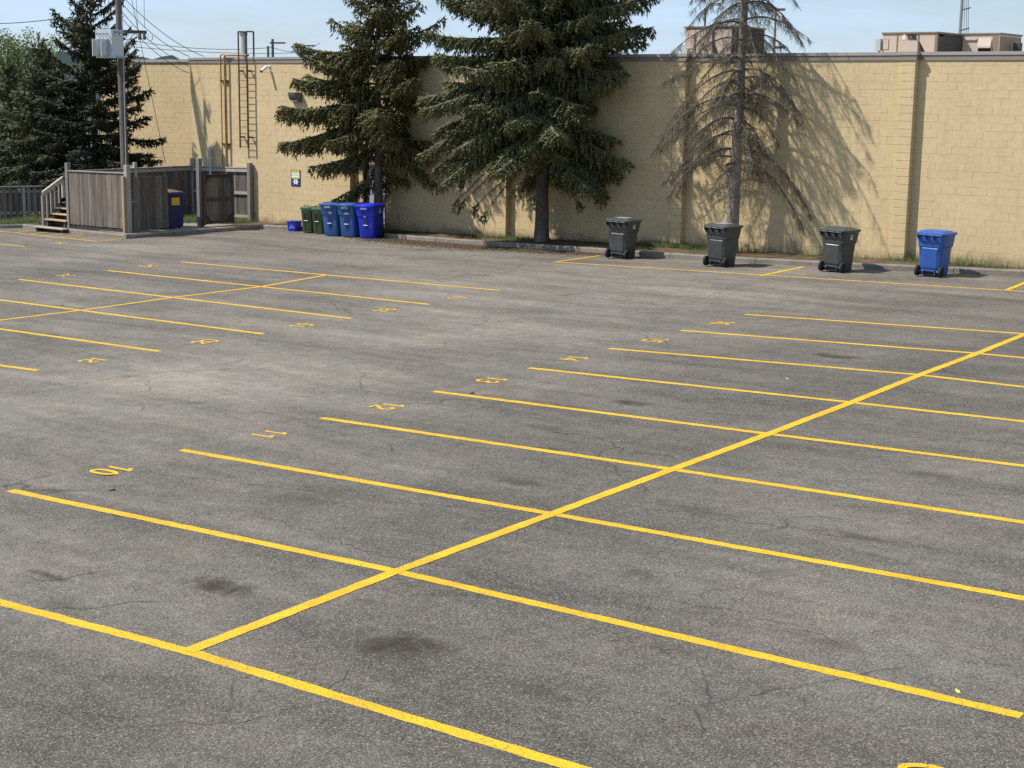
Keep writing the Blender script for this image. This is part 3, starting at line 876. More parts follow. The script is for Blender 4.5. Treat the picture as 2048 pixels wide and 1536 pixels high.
# steel door in its recess
zg = gz(-37.2, WALLY) + .11
fr = MB()
fr.box((DX0 - .03, WALLY + .09, (zg + DZT) / 2), (.06, .18, DZT - zg)); fr.box((DX1 + .03, WALLY + .09, (zg + DZT) / 2), (.06, .18, DZT - zg)); fr.box(((DX0 + DX1) / 2, WALLY + .09, DZT + .03), (DX1 - DX0 + .12, .18, .06))
dfr = part(fr, 'door_frame', MT['frame_dark'])
dd = MB(); dd.box(((DX0 + DX1) / 2, WALLY + .15, (zg + DZT) / 2), (DX1 - DX0, .05, DZT - zg)); dor = part(dd, 'door', MT['door'], bevel=.006)
hb = MB(); hb.tube([(DX1 - .10, WALLY + .125, zg + 1.0), (DX1 - .10, WALLY + .06, zg + 1.0), (DX1 - .22, WALLY + .06, zg + 1.0)], .012, 8)
hh = hb.build('door_handle', MT['steel'], dor)

# left wing, set back
WY = 40.2; wtop = PY(378, 118.3, WY).z
wing = empty('block_wing', (-52, WY, gz(-52, WY)), 'sunlit cream block wing set back beyond the ladder corner, behind the dark spruce', 'building')
WX0, WX1 = -55.6, XL - .02
mw = MB(); mw.box(((WX0 + WX1) / 2, WY + 8.01, (wtop - .12 + gz(WX0, WY) - .2) / 2), (WX1 - WX0, 16, wtop - .12 - gz(WX0, WY) + .2)); part(mw, 'wall_core', MT['mortar'], wing)


def in_view_wing(x, z):
    d = np.array([x, WY, z - CZ]); u = 1024 + FPX * (d @ RT) / (d @ FW); w_ = 768 - FPX * (d @ UP) / (d @ FW)
    return 268 < u < 384 and w_ < 326


lay_blocks(wing, WX0, WX1, WY, wtop - .12, gz(WX0, WY), [], 'block_courses', visible=in_view_wing)
cp = MB(); cp.box(((WX0 + WX1) / 2, WY + .1, wtop - .06), (WX1 - WX0 + .04, .32, .115)); part(cp, 'coping', MT['coping_top'], wing)
cp = MB(); cp.box(((WX0 + WX1) / 2, WY + 8, wtop - .2), (WX1 - WX0 - .3, 15.4, .05)); part(cp, 'roof', MT['roofing'], wing)

# ------------------------------------------------------------------ things on the wall
def wp(u, v, off=0.0): return PY(u, v, WALLY - off)


# ladder
la, lb = wp(485.5, 66, .18), wp(491, 298, .18); ra_, rb_ = wp(503, 66, .18), wp(506.5, 298, .18)
xl, xr = -43.86, -43.42; zt = ROOF + .82; zl = wp(494, 297, .18).z
lad = empty('wall_ladder', (-43.6, WALLY - .18, zl), 'dark red steel access ladder with hoop rails above the roof edge', 'ladder')
YL = WALLY - .20
for i, x in enumerate((xl, xr)):
    m = MB(); m.box((x, YL, (zl + ROOF + .10) / 2), (.055, .03, ROOF + .10 - zl)); part(m, 'rail', MT['rust'], lad)
    m = MB(); x2 = x + .09; z3 = ROOF + .90
    m.box((x, YL, (ROOF + .11 + z3) / 2), (.05, .032, z3 - ROOF - .11)); m.box((x2, YL + .26, (ROOF + .01 + z3) / 2), (.05, .04, z3 - ROOF - .01))
    m.bar((x, YL, z3), (x2, YL + .26, z3), .05, .045); part(m, 'hoop_rail', MT['rust_black'], lad)
nr = 14
for k in range(nr):
    z = zl + .06 + k * (ROOF + .05 - zl) / nr
    m = MB(); m.tube([(xl, YL, z), (xr, YL, z)], .011, 6); part(m, 'rung', MT['rust'], lad)
for z in (wp(494, 142).z, wp(494, 274).z):
    for x in (xl, xr):
        m = MB(); m.box((x + .05, WALLY - .1, z), (.16, .03, .06)); m.box((x, WALLY - .1, z), (.03, .2, .05)); part(m, 'bracket', MT['rust'], lad)
# gas pipes
gpz = empty('gas_pipes', (-44.8, WALLY - .1, 0), 'pair of rusty yellow pipes up the wall left of the ladder', 'pipe')
zbot = gz(-45, WALLY) + .2
for x, r, top, xe in ((-44.96, .024, ROOF + .10, -43.9), (-44.74, .038, ROOF + .07, -43.6)):
    m = MB(); m.tube([(x, WALLY - .12, zbot), (x, WALLY - .12, top - .08), (x + .02, WALLY - .12, top - .02), (x + .09, WALLY - .11, top), (xe, WALLY + .05, top)], r, 10); part(m, 'pipe', MT['pipe'], gpz, smooth=True)
for z in (1.0, 2.3, 4.6):
    m = MB(); m.box((-44.85, WALLY - .05, z), (.42, .1, .045)); part(m, 'clamp', MT['rust'], gpz)
# small grey conduit stub
m = MB(); q0 = wp(421, 322, .15); q1 = wp(420, 293, .15); m.tube([(q0.x, q0.y, gz(q0.x, q0.y) + .1), q1], .055, 10)
tag(m.build('vent_pipe', MT['fin'], smooth=True), 'short grey pipe stub rising behind the enclosure fence against the wall', 'pipe')
# security camera
cpos = wp(539, 133)
scam = empty('security_camera', cpos, 'white bullet security camera bracketed high on the wall right of the ladder', 'camera')
m = MB(); m.tube([(0, 0, 0), (0, -.03, 0)], .055, 12); m.tube([(0, -.03, 0), (-.02, -.14, -.03)], .022, 8); m.build('bracket', MT['camera_white'], scam, smooth=True)
m = MB(); m.tube([(-.02, -.10, .00), (-.07, -.32, -.17)], .055, 12); m.build('housing', MT['camera_white'], scam, smooth=True)
m = MB(); m.tube([(-.070, -.321, -.171), (-.078, -.352, -.196)], .05, 12); m.build('lens', MT['black_print'], scam, smooth=True)
# wall pack light
lp = wp(595, 193)
lite = empty('wall_light', lp, 'dark grey half round wall light behind the left spruce branch', 'lamp')
rings = []
for k in range(7):
    a = k / 6 * math.pi / 2; rings.append([(x, -.30 * math.cos(a) * (1 if abs(x) < .2 else .8), .14 - .34 * math.sin(a)) for x in (-.24, -.16, .16, .24)] + [(.24, 0, .14 - .34 * math.sin(a)), (-.24, 0, .14 - .34 * math.sin(a))])
m = MB(); m.loft(rings); m.build('housing', MT['lamp_body'], lite)
m = MB(); m.box((0, -.12, -.155), (.34, .14, .02)); m.build('lens', MT['lamp_clear'], lite)
# warning sign
s0, s1 = wp(583, 339), wp(601, 373); cx, cz = (s0.x + s1.x) / 2, (s0.z + s1.z) / 2; sw_, sh_ = s1.x - s0.x + .02, s0.z - s1.z
sg = empty('warning_sign', (cx, WALLY - .004, cz), 'yellow, white and navy warning sign on the wall above the green carts', 'sign')
R_, U_ = (1, 0, 0), (0, 0, 1)
def plate(x, z, w, h, y, mat, name, par=sg):
    m = MB(); m.box((x, y, z), (w, .003, h)); return m.build(name, mat, par)
plate(0, 0, sw_, sh_, -.012, MT['black_print'], 'backing')
plate(0, .12 * sh_ + .10 * sh_, sw_ * .84, sh_ * .50, -.016, MT['white_print'], 'white_panel')
plate(0, .395 * sh_, sw_ * .84, sh_ * .15, -.020, MT['sign_yellow'], 'yellow_band'); plate(0, .005 * sh_, sw_ * .84, sh_ * .09, -.020, MT['sign_yellow'], 'yellow_band')
plate(0, -.27 * sh_, sw_ * .98, sh_ * .42, -.016, MT['sign_navy'], 'navy_panel'); plate(.01, -.24 * sh_, sw_ * .36, sh_ * .32, -.020, MT['white_print'], 'emblem')
m = MB(); m.prism([(-.15, -.023, -.20 * sh_), (-.08, -.023, -.20 * sh_), (-.08, -.023, -.28 * sh_)], (0, 0, 0), (0, .003, 0)); m.prism([(.17, -.023, -.20 * sh_), (.10, -.023, -.20 * sh_), (.10, -.023, -.28 * sh_)], (0, 0, 0), (0, .003, 0)); m.build('emblem_wing', MT['white_print'], sg)
text_on('lettering', 'WARNING!', .1, MT['black_print'], sg, (0, -.0235, .40 * sh_), R_, U_, fit=(sw_ * .74, sh_ * .085))
text_on('lettering', 'THIS PROPERTY IS', .1, MT['label_grey'], sg, (0, -.0195, .245 * sh_), R_, U_, fit=(sw_ * .72, sh_ * .06))
text_on('lettering', 'MONITORED', .1, MT['label_grey'], sg, (0, -.0195, .14 * sh_), R_, U_, fit=(sw_ * .74, sh_ * .07))
text_on('lettering', 'NO TRESPASSING', .1, MT['black_print'], sg, (0, -.0235, .005 * sh_), R_, U_, fit=(sw_ * .74, sh_ * .05))
m = MB(); m.box((.01, -.0235, -.37 * sh_), (.10, .003, .03)); m.box((.01, -.0235, -.19 * sh_), (.03, .003, .10)); m.build('emblem_mark', MT['black_print'], sg)

# ------------------------------------------------------------------ roof equipment
def rooftop(name, label, uL, uR, vT, Y, depth, cat='air conditioner'):
    a, b = PY(uL, vT, Y), PY(uR, vT, Y); zt = (a.z + b.z) / 2; z0 = ROOF - .30
    o = empty(name, ((a.x + b.x) / 2, Y, z0), label, cat, 'rooftop air conditioning units'); return o, b.x - a.x, zt - z0


def rbox(o, name, x0, x1, y0, y1, z0, z1, mat, bevel=.008, par=None):
    m = MB(); m.box(((x0 + x1) / 2, (y0 + y1) / 2, (z0 + z1) / 2), (x1 - x0, y1 - y0, z1 - z0)); return m.build(name, mat, par or o, bevel=bevel)


# left unit behind the dead tree
o, w, h = rooftop('rooftop_unit', 'tan rooftop air conditioner behind the dead spruce', 1371, 1464, 52, 42.0, 2.0)
x0 = -w / 2
rbox(o, 'cabinet', x0, x0 + w * .60, 0, 2.0, 0, h - .05, MT['hvac']); rbox(o, 'cabinet', x0 + w * .603, x0 + w, .55, 2.0, 0, h - .05, MT['coil']); rbox(o, 'top', x0 - .04, x0 + w + .04, -.04, 2.04, h - .05, h, MT['hvac_dark'])
m = MB(); m.prism([(x0 + w * .62, .0, h - .06), (x0 + w, .0, h - .06), (x0 + w, .0, .05), (x0 + w * .84, .0, .05), (x0 + w * .66, .0, h * .55)], (0, 0, 0), (0, .03, 0)); m.build('hood', MT['hvac'], o)
rbox(o, 'coil', x0 + w + .001, x0 + w + .03, .05, 1.95, .05, h - .10, MT['coil'])
rbox(o, 'trim', x0 + w * .22, x0 + w * .235, -.012, .0, 0, h - .06, MT['hvac_dark']); rbox(o, 'trim', x0 + w * .58, x0 + w * .60, -.012, 0, 0, h - .06, MT['hvac_dark'])
rbox(o, 'access_panel', x0 + .04, x0 + .36, -.01, 0, h * .45, h * .8, MT['hvac_dark']); rbox(o, 'access_panel', x0 + .055, x0 + .345, -.016, -.01, h * .465, h * .785, MT['hvac'])
rbox(o, 'switch_box', x0 - .02, x0 + .18, -.14, -.001, h * .2, h * .45, MT['far_wall']); rbox(o, 'label', x0 + w * .36, x0 + w * .44, -.006, 0, h * .32, h * .44, MT['label_white'])
for k in range(6): rbox(o, 'louvre', x0 + w * .27 + k * .10, x0 + w * .27 + k * .10 + .05, -.012, 0, .05, h * .22, MT['hvac_dark'])
# brand unit
o, w, h = rooftop('rooftop_unit', 'tan rooftop air conditioner with black lettering and white square above the wall', 1766, 1874, 64, 41.3, 2.0)
x0 = -w / 2
rbox(o, 'cabinet', x0, x0 + w * .68, 0, 2.0, 0, h - .05, MT['hvac']); rbox(o, 'coil_core', x0 + w * .683, x0 + w, .5, 1.97, 0, h - .05, MT['coil']); rbox(o, 'top', x0 - .03, x0 + w + .03, -.03, 2.03, h - .05, h, MT['hvac_dark'])
m = MB(); m.prism([(x0 + w * .69, 0, h - .06), (x0 + w, 0, h - .06), (x0 + w, 0, .0), (x0 + w * .88, 0, .0), (x0 + w * .86, 0, h * .28), (x0 + w * .69, 0, h * .74)], (0, 0, 0), (0, .03, 0)); m.build('hood', MT['hvac'], o)
rbox(o, 'coil', x0 + w + .001, x0 + w + .03, .06, 1.94, .05, h - .12, MT['coil']); rbox(o, 'corner_post', x0 + w - .05, x0 + w + .035, -.012, .055, 0, h - .06, MT['hvac_dark'])
for fx in (.27, .66): rbox(o, 'trim', x0 + w * fx, x0 + w * (fx + .02), -.014, 0, 0, h - .06, MT['hvac_dark'])
rbox(o, 'access_panel', x0 + .02, x0 + .20, -.010, 0, h * .5, h * .80, MT['hvac_dark'], 0); rbox(o, 'access_panel', x0 + .03, x0 + .19, -.015, -.010, h * .51, h * .79, MT['hvac'], 0)
rbox(o, 'emblem_plate', x0 + w * .375, x0 + w * .43, -.008, 0, h * .78, h * .94, MT['label_white'], 0)
text_on('lettering', 'YORK', .2, MT['black_print'], o, (x0 + w * .55, -.014, h * .855), R_, U_, bold=.012, fit=(w * .20, h * .17))
rbox(o, 'label', x0 + w * .43, x0 + w * .51, -.008, 0, h * .27, h * .40, MT['label_white'], 0); rbox(o, 'label', x0 + .28, x0 + .38, -.008, 0, h * .30, h * .36, MT['label_white'], 0)
m = MB()
for k in range(4): m.bar((x0 + w * .32 + k * .02, -.35 + k * .05, .30 + k * .012), (x0 + w * .70 - k * .06, -.28 + k * .05, .30 + k * .014), .05, .03)
tag(m.build('lumber_offcut', MT['wood_new'], None, Vector(o.location)), 'small bundle of tan lumber lying on the roof before the lettered unit', 'lumber')
q = PY(1758, 87, 41.3); dsw = empty('disconnect_box', (q.x, 41.3, ROOF - .3), 'light grey electrical box on the roof left of the lettered unit', 'electrical box')
m = MB(); m.box((0, 0, .62), (.16, .14, .34)); m.build('box', MT['fin'], dsw, bevel=.01); m = MB(); m.box((0, .05, .22), (.05, .05, .46)); m.build('post', MT['steel'], dsw)
# right unit
o, w, h = rooftop('rooftop_unit', 'tan rooftop air conditioner with a dark open intake, rightmost on the roof', 1903, 2000, 66, 43.0, 1.5)
x0 = -w / 2
rbox(o, 'cabinet', x0 + w * .24, x0 + w, 0, 1.6, 0, h - .05, MT['hvac']); rbox(o, 'coil_core', x0, x0 + w * .238, .5, 1.6, 0, h - .05, MT['coil']); rbox(o, 'top', x0 - .03, x0 + w + .03, -.03, 1.63, h - .05, h, MT['hvac_dark'])
m = MB(); m.prism([(x0, 0, h - .06), (x0 + w * .24, 0, h - .06), (x0 + w * .24, 0, h * .72), (x0 + w * .10, 0, h * .30), (x0 + w * .09, 0, 0), (x0, 0, 0)], (0, 0, 0), (0, .03, 0)); m.build('hood', MT['hvac'], o)
rbox(o, 'intake_opening', x0 + w * .57, x0 + w * .84, -.006, 0, .0, h * .58, MT['void'], 0)
m = MB(); m.prism([(x0 + w * .57, 0, h * .86), (x0 + w * .57, -.07, h * .62), (x0 + w * .57, -.07, h * .57), (x0 + w * .57, 0, h * .57)], (0, 0, 0), (w * .27, 0, 0)); m.build('intake_hood', MT['hvac'], o)
rbox(o, 'rail', x0 + w * .30, x0 + w * .55, -.04, 0, h * .79, h * .86, MT['hvac']); rbox(o, 'trim', x0 + w * .86, x0 + w * .98, -.012, 0, 0, h * .90, MT['hvac_dark']); rbox(o, 'label', x0 + w * .03, x0 + w * .07, -.006, 0, h * .28, h * .36, MT['label_white'], 0)
rbox(o, 'end_panel', x0 + w + .001, x0 + w + .012, .05, .95, .05, h - .1, MT['hvac_dark']); rbox(o, 'end_panel', x0 + w + .001, x0 + w + .012, 1.0, 1.55, .05, h - .1, MT['hvac_dark'])
q = PY(2035, 95, 43.8); dsw = empty('disconnect_box', (q.x, 43.8, ROOF - .3), 'dark electrical box on the roof at the far right end', 'electrical box')
m = MB(); m.box((0, 0, .58), (.22, .16, .30)); m.build('box', MT['coil'], dsw, bevel=.01); m = MB(); m.box((0, .05, .2), (.05, .05, .44)); m.build('post', MT['steel'], dsw)
# chimney vent by the ladder
q = PY(487, 65, 39.6); vs = empty('vent_stack', (q.x, 39.6, ROOF - .3), 'pale metal vent stack standing on the roof behind the ladder hoops', 'vent')
m = MB(); m.tube([(0, 0, 0), (0, 0, q.z - ROOF + .2)], .12, 14); m.build('flue', MT['fin'], vs, smooth=True)
m = MB(); m.tube([(0, 0, q.z - ROOF + .20), (0, 0, q.z - ROOF + .31)], .155, 14); m.build('cap', MT['steel'], vs, smooth=True)
# lattice mast
q = PY(1925, -10, 47); mast = empty('radio_mast', (q.x, 47, ROOF - .3), 'tall grey pole mast with dangling cables behind the rightmost rooftop units', 'mast')
m = MB(); m.tube([(0, 0, 0), (0, 0, q.z - ROOF + 3)], [.055, .04], 10); m.build('pole', MT['steel'], mast, smooth=True)
for k in range(3):
    z = q.z - ROOF - .15 - k * .62
    m = MB(); m.bar((.05, 0, z), (.30, 0, z + .06), .03, .03); m.build('arm', MT['wire'], mast)
m = MB()
for dx in (.12, .22, .30): m.tube([(dx * .5, 0, q.z - ROOF + 1), (dx * .8 + .03, 0, q.z - ROOF - .9), (dx + .05, 0, .5)], .008, 4)
m.build('cable', MT['wire'], mast)
# street lamp and pole beyond the roof
def far_pole(name, label, u, vT, depth, r, cat='pole', arms=(), group=None):
    p = PD(u, vT, depth); zb_ = gz(max(p.x, -70), min(p.y, 70)); e = empty(name, (p.x, p.y, zb_), label, cat, group)
    m = MB(); m.tube([(0, 0, 0), (0, 0, p.z - zb_)], [r * 1.3, r], 8); m.build('pole', MT['pole_wood'], e, smooth=True)
    rv = Vector(RT)
    for dz, ln, off in arms:
        m = MB(); c_ = Vector((0, 0, p.z - zb_ - dz)) + rv * off; m.bar(c_ - rv * ln / 2, c_ + rv * ln / 2, .12, .12); m.build('crossarm', MT['pole_wood'], e)
    return e, p.z - zb_
far_pole('utility_pole', 'slim dark pole beyond the roof right of the dead spruce', 1552, 15, 75, .055, arms=((.1, .5, .2), (1.9, .5, .25), (3.0, .45, .2)))
e, hz_ = far_pole('street_lamp', 'thin street lamp pole seen above the roof left of the dead spruce', 1411, 16, 90, .06, 'street lamp')
m = MB(); m.tube([(0, 0, hz_), (RT[0] * .1, RT[1] * .1, hz_ + .25), (RT[0] * .5, RT[1] * .5, hz_ + .3)], .04, 6); m.build('arm', MT['steel'], e); m = MB(); m.box((RT[0] * .6, RT[1] * .6, hz_ + .22), (.45, .3, .16)); m.build('lamp_head', MT['steel'], e)
far_pole('utility_pole', 'taller of the two far poles above the roof right of the ladder', 545, 78, 120, .10, arms=((.3, 1.2, .4), (3.2, 1.2, -.2)))
far_pole('utility_pole', 'shorter of the two far poles above the roof right of the ladder', 536, 92, 125, .10, arms=((1.0, 1.6, .6), (3.6, 1.2, 0)))
far_pole('utility_pole', 'far pole peeking above the roof at the left spruce branch tips', 602, 87, 140, .10, arms=((.2, 1.8, .4),))

# ------------------------------------------------------------------ bins
def rrect(z, hw, yf, yb, r, n=4):
    pts = []
    for cx_, cy_, a0 in ((hw - r, yf + r, -90), (hw - r, yb - r, 0), (-hw + r, yb - r, 90), (-hw + r, yf + r, 180)):
        for k in range(n + 1):
            a = rad(a0 + 90 * k / n); pts.append((cx_ + r * math.cos(a), cy_ + r * math.sin(a), z))
    return pts


def wheel(root, x, y, r, wd, mat_rim):
    m = MB(); m.tube([(x - wd / 2, y, r), (x + wd / 2, y, r)], r, 20); wl = m.build('wheel', MT['rubber'], root, smooth=True, bevel=.01)
    sgn = 1 if x > 0 else -1
    m = MB(); xo = x + sgn * (wd / 2 + .003)
    m.tube([(xo, y, r), (xo + sgn * .006, y, r)], r * .66, 18); rm = m.build('rim', mat_rim, wl, smooth=True)
    m = MB(); m.tube([(xo + sgn * .006, y, r), (xo + sgn * .022, y, r)], r * .2, 10)
    for k in range(6):
        a = k * math.pi / 3; m.bar((xo + sgn * .009, y + math.cos(a) * r * .2, r + math.sin(a) * r * .2), (xo + sgn * .009, y + math.cos(a) * r * .6, r + math.sin(a) * r * .6), .02, .008, up=(1, 0, 0))
    m.build('hub', MT['cart_black'], wl)


def big_cart(loc, rz, mat, label, group, scale=1.03, patch=None, wide=1.0, lidmat=None):
    root = empty('wheeled_cart', loc, label, 'cart', group, rz); root.scale = (scale * wide, scale * 1.02, scale * .985)
    root.rotation_euler = (math.atan(GB) * 1, -math.atan(GA), rz)
    m = MB()
    m.loft([rrect(.025, .245, -.27, .19, .05), rrect(.05, .252, -.282, .205, .06), rrect(.40, .266, -.305, .255, .07), rrect(.70, .282, -.330, .288, .07),
            rrect(.715, .296, -.352, .298, .07), rrect(.74, .300, -.356, .300, .07), rrect(.98, .318, -.392, .322, .07), rrect(.985, .334, -.408, .338, .07), rrect(1.02, .336, -.41, .34, .07)])
    m.build('body', mat, root, smooth=True)
    m = MB()
    m.loft([rrect(1.005, .346, -.432, .350, .06), rrect(1.040, .348, -.435, .355, .06), rrect(1.052, .335, -.42, .35, .06), rrect(1.066, .285, -.32, .31, .06), rrect(1.088, .265, -.275, .28, .05), rrect(1.091, .245, -.255, .26, .05)])
    lid = m.build('lid', lidmat or mat, root, smooth=True)
    m = MB(); m.box((0, -.445, 1.018), (.26, .035, .03)); m.build('lid_lip', lidmat or mat, lid, bevel=.008)
    # rear handle with hinge lugs
    m = MB(); m.tube([(-.28, .405, 1.0), (.28, .405, 1.0)], .016, 10); hd = m.build('handle', mat, root, smooth=True)
    for x in (-.27, -.09, .09, .27):
        m = MB(); m.prism([(x - .013, .31, 1.03), (x - .013, .42, 1.025), (x - .013, .425, .985), (x - .013, .33, .87)], (0, 0, 0), (.026, 0, 0)); m.build('hinge_lug', MT['cart_black'] if mat is MT['cart_grey'] else mat, hd)
    # wheels, axle and foot bar
    for x in (-.272, .272): wheel(root, x, .225, .130, .06, MT['cart_black'])
    m = MB(); m.tube([(-.27, .225, .130), (.27, .225, .130)], .012, 8); m.build('axle', MT['steel'], root)
    m = MB(); m.box((0, .245, .155), (.30, .06, .022)); m.box((-.14, .235, .10), (.02, .07, .12)); m.box((.14, .235, .10), (.02, .07, .12)); m.build('foot_bar', mat, root, bevel=.004)
    m = MB(); m.box((0, .207, .09), (.38, .05, .11)); m.build('axle_recess', MT['void'], root)
    # rear panel moulding
    m = MB(); m.add([(-.17, .238, .20), (.17, .238, .20), (.185, .286, .69), (-.185, .286, .69), (-.15, .246, .22), (.15, .246, .22), (.165, .297, .67), (-.165, .297, .67)], [(4, 5, 6, 7), (0, 1, 5, 4), (1, 2, 6, 5), (2, 3, 7, 6), (3, 0, 4, 7)]); m.build('rear_panel', mat, root)
    # front catch skirt with ribs, grab bar pocket
    m = MB(); m.prism([(-.20, -.40, .99), (.20, -.40, .99), (.15, -.385, .85), (-.15, -.385, .85)], (0, -.022, 0), (0, .01, 0)); sk = m.build('catch_skirt', mat, root, bevel=.006)
    for k in range(5):
        x = -.11 + k * .055; m = MB(); m.box((x, -.420, .885), (.012, .02, .07)); m.build('rib', mat, sk)
    m = MB(); m.add([(-.07, -.318, .40), (.07, -.318, .40), (.07, -.345, .64), (-.07, -.345, .64)], [(0, 1, 2, 3)]); m.build('pocket', MT['void'] if mat is MT['cart_grey'] else MT['sign_navy'], root)
    m = MB(); m.tube([(-.075, -.335, .425), (.075, -.335, .425)], .013, 8); m.build('grab_bar', MT['label_white'], root)
    m = MB(); m.add([(-.05, -.272, .04), (.05, -.272, .04), (.05, -.316, .395), (-.05, -.316, .395)], [(0, 1, 2, 3)]); m.build('groove', MT['sign_navy'] if mat is not MT['cart_grey'] else MT['void'], root)
    return root


def cart_plate(root, name, x, z, w, h, mat, face='front'):
    """flat sticker; front lies on the skirt, side on the right flank"""
    m = MB()
    if face == 'front': m.add([(x - w / 2, -.425, z - h / 2), (x + w / 2, -.425, z - h / 2), (x + w / 2, -.427, z + h / 2), (x - w / 2, -.427, z + h / 2)], [(0, 1, 2, 3)])
    elif face == 'front_low':
        y = lambda q: -.356 - (q - .74) * .152 - .004
        m.add([(x - w / 2, y(z - h / 2), z - h / 2), (x + w / 2, y(z - h / 2), z - h / 2), (x + w / 2, y(z + h / 2), z + h / 2), (x - w / 2, y(z + h / 2), z + h / 2)], [(0, 1, 2, 3)])
    elif face in ('side', 'side_neg'):
        s = 1 if face == 'side' else -1
        xx = lambda q: s * (.300 + (q - .74) * .076 + .003)
        m.add([(xx(z - h / 2), x - w / 2, z - h / 2), (xx(z - h / 2), x + w / 2, z - h / 2), (xx(z + h / 2), x + w / 2, z + h / 2), (xx(z + h / 2), x - w / 2, z + h / 2)], [(0, 1, 2, 3)])
    elif face == 'lid': m.box((x, 0, 1.0935), (w, h, .003))
    return m.build(name, mat, root)


# four carts standing in the bays, wheels towards the lot
carts = [((1243, 516), 'cart_grey', 'grey wheeled cart nearest the green spruce, leftmost of the three grey carts', 186), ((1441, 532), 'cart_grey', 'grey wheeled cart in front of the pale dead spruce trunk', 181),
         ((1673, 543), 'cart_grey', 'grey wheeled cart beside the lone blue cart, rightmost of the grey ones', 178), ((1865, 552), 'cart_blue', 'lone mid blue wheeled cart standing in the bay at far right', 182)]
for i, ((u, v), mt, lab, rz) in enumerate(carts):
    g_ = G(u, v); r = big_cart(g_, rad(rz), MT[mt], lab, 'carts standing in the bays along the wall', 1.045, wide=1.05)
    if i in (0, 2): cart_plate(r, 'label', -.02, .87, .11, .11, MT['label_white'], 'side_neg'); cart_plate(r, 'label_print', -.02, .885, .09, .05, MT['label_grey'], 'side_neg').location.x = -.004
    if i < 2: cart_plate(r, 'painted_lid_sheen', 0, 0, .34, .38, MT['label_grey'], 'lid')  # pale grey plate paints the sheen on the lid as colour
# three blue carts side by side
trio = [((671, 471.5), 'cart_teal', 'faded blue wheeled cart beside the green carts, leftmost of three blue', 14), ((705, 473.5), 'cart_teal', 'faded blue wheeled cart with white numerals, in the middle of three blue', 13), ((742, 476), 'cart_royal', 'bright royal blue wheeled cart, rightmost of three beside the left spruce trunk', 16)]
for i, ((u, v), mt, lab, rz) in enumerate(trio):
    r = big_cart(G(u, v), rad(rz), MT[mt], lab, 'blue carts lined up by the wall', 1.05)
    if i != 1: cart_plate(r, 'label', .0, .955, .20, .055, MT['label_white'], 'front')
    if i == 0: cart_plate(r, 'label', .03, .80, .20, .025, MT['label_grey'], 'front_low')
    if i < 2: cart_plate(r, 'label', .03 if i else .05, .765, .16 if i else .09, .05 if i else .06, MT['label_white'], 'front_low')
    if i == 1: text_on('numerals', '4372', .1, MT['white_print'], r, (0, -.428, .955), (1, 0, 0), (0, 0, 1), fit=(.22, .07), bold=.003)
    if i == 2:
        cart_plate(r, 'label', .05, .83, .15, .055, MT['label_white'], 'side'); cart_plate(r, 'label_print', .05, .905, .12, .07, MT['label_grey'], 'side')
        text_on('emblem', 'V', .1, MT['white_print'], r, (0, -.366, .70), (1, 0, 0), (0, 0, 1), fit=(.09, .06))


def green_cart(loc, rz, label):
    root = empty('organics_cart', loc, label, 'cart', 'green organics carts by the wall', rz); root.rotation_euler = (math.atan(GB), -math.atan(GA), rz)
    g_ = MT['cart_green']
    m = MB(); m.loft([rrect(.02, .175, -.20, .19, .045), rrect(.05, .182, -.21, .20, .05), rrect(.82, .215, -.245, .235, .06), rrect(.83, .222, -.252, .24, .06)]); m.build('body', g_, root, smooth=True)
    m = MB(); m.loft([rrect(.80, .238, -.268, .255, .06), rrect(.87, .240, -.27, .258, .06), rrect(.895, .22, -.245, .24, .06), rrect(.905, .16, -.19, .19, .06)]); lid = m.build('lid', g_, root, smooth=True)
    m = MB(); m.tube([(-.075, -.20, .90), (-.075, -.20, .955), (-.06, -.20, .965), (.06, -.20, .965), (.075, -.20, .955), (.075, -.20, .90)], .012, 8); m.build('lid_handle', g_, lid, smooth=True)
    m = MB(); m.add([(-.075, -.236, .44), (.065, -.236, .44), (.065, -.248, .70), (-.075, -.248, .70)], [(0, 1, 2, 3)]); m.build('pocket', MT['void'], root)
    m = MB(); m.tube([(-.08, -.245, .43), (.07, -.245, .43)], .013, 8); m.build('grab_bar', MT['label_white'], root)
    m = MB(); m.add([(-.07, -.2200, .08), (-.045, -.2200, .08), (-.045, -.2385, .40), (-.07, -.2385, .40)], [(0, 1, 2, 3)]); m.build('groove', MT['void'], root)
    m = MB(); m.box((.075, -.24, .56), (.012, .02, .30)); m.box((-.085, -.24, .56), (.012, .02, .30)); m.build('pocket_rib', g_, root)
    text_on('lettering', 'ORGANICS', .1, MT['label_grey'], root, (0, -.2505, .745), (1, 0, 0), (0, 0, 1), fit=(.17, .035))
    m = MB(); m.tube([(-.17, .29, .80), (.17, .29, .80)], .014, 8); m.bar((-.16, .22, .80), (-.16, .30, .80), .02, .03); m.bar((.16, .22, .80), (.16, .30, .80), .02, .03); m.build('handle', g_, root)
    for x in (-.195, .195): wheel(root, x, .19, .10, .045, MT['cart_black'])
    return root


green_cart(G(621, 465.5), rad(12), 'green organics cart next to the small blue box, leftmost of three')
green_cart(G(643, 467.5), rad(12), 'middle one of three green organics carts by the wall')
green_cart(G(664, 469.5), rad(12), 'green organics cart half hidden behind the leftmost blue cart')
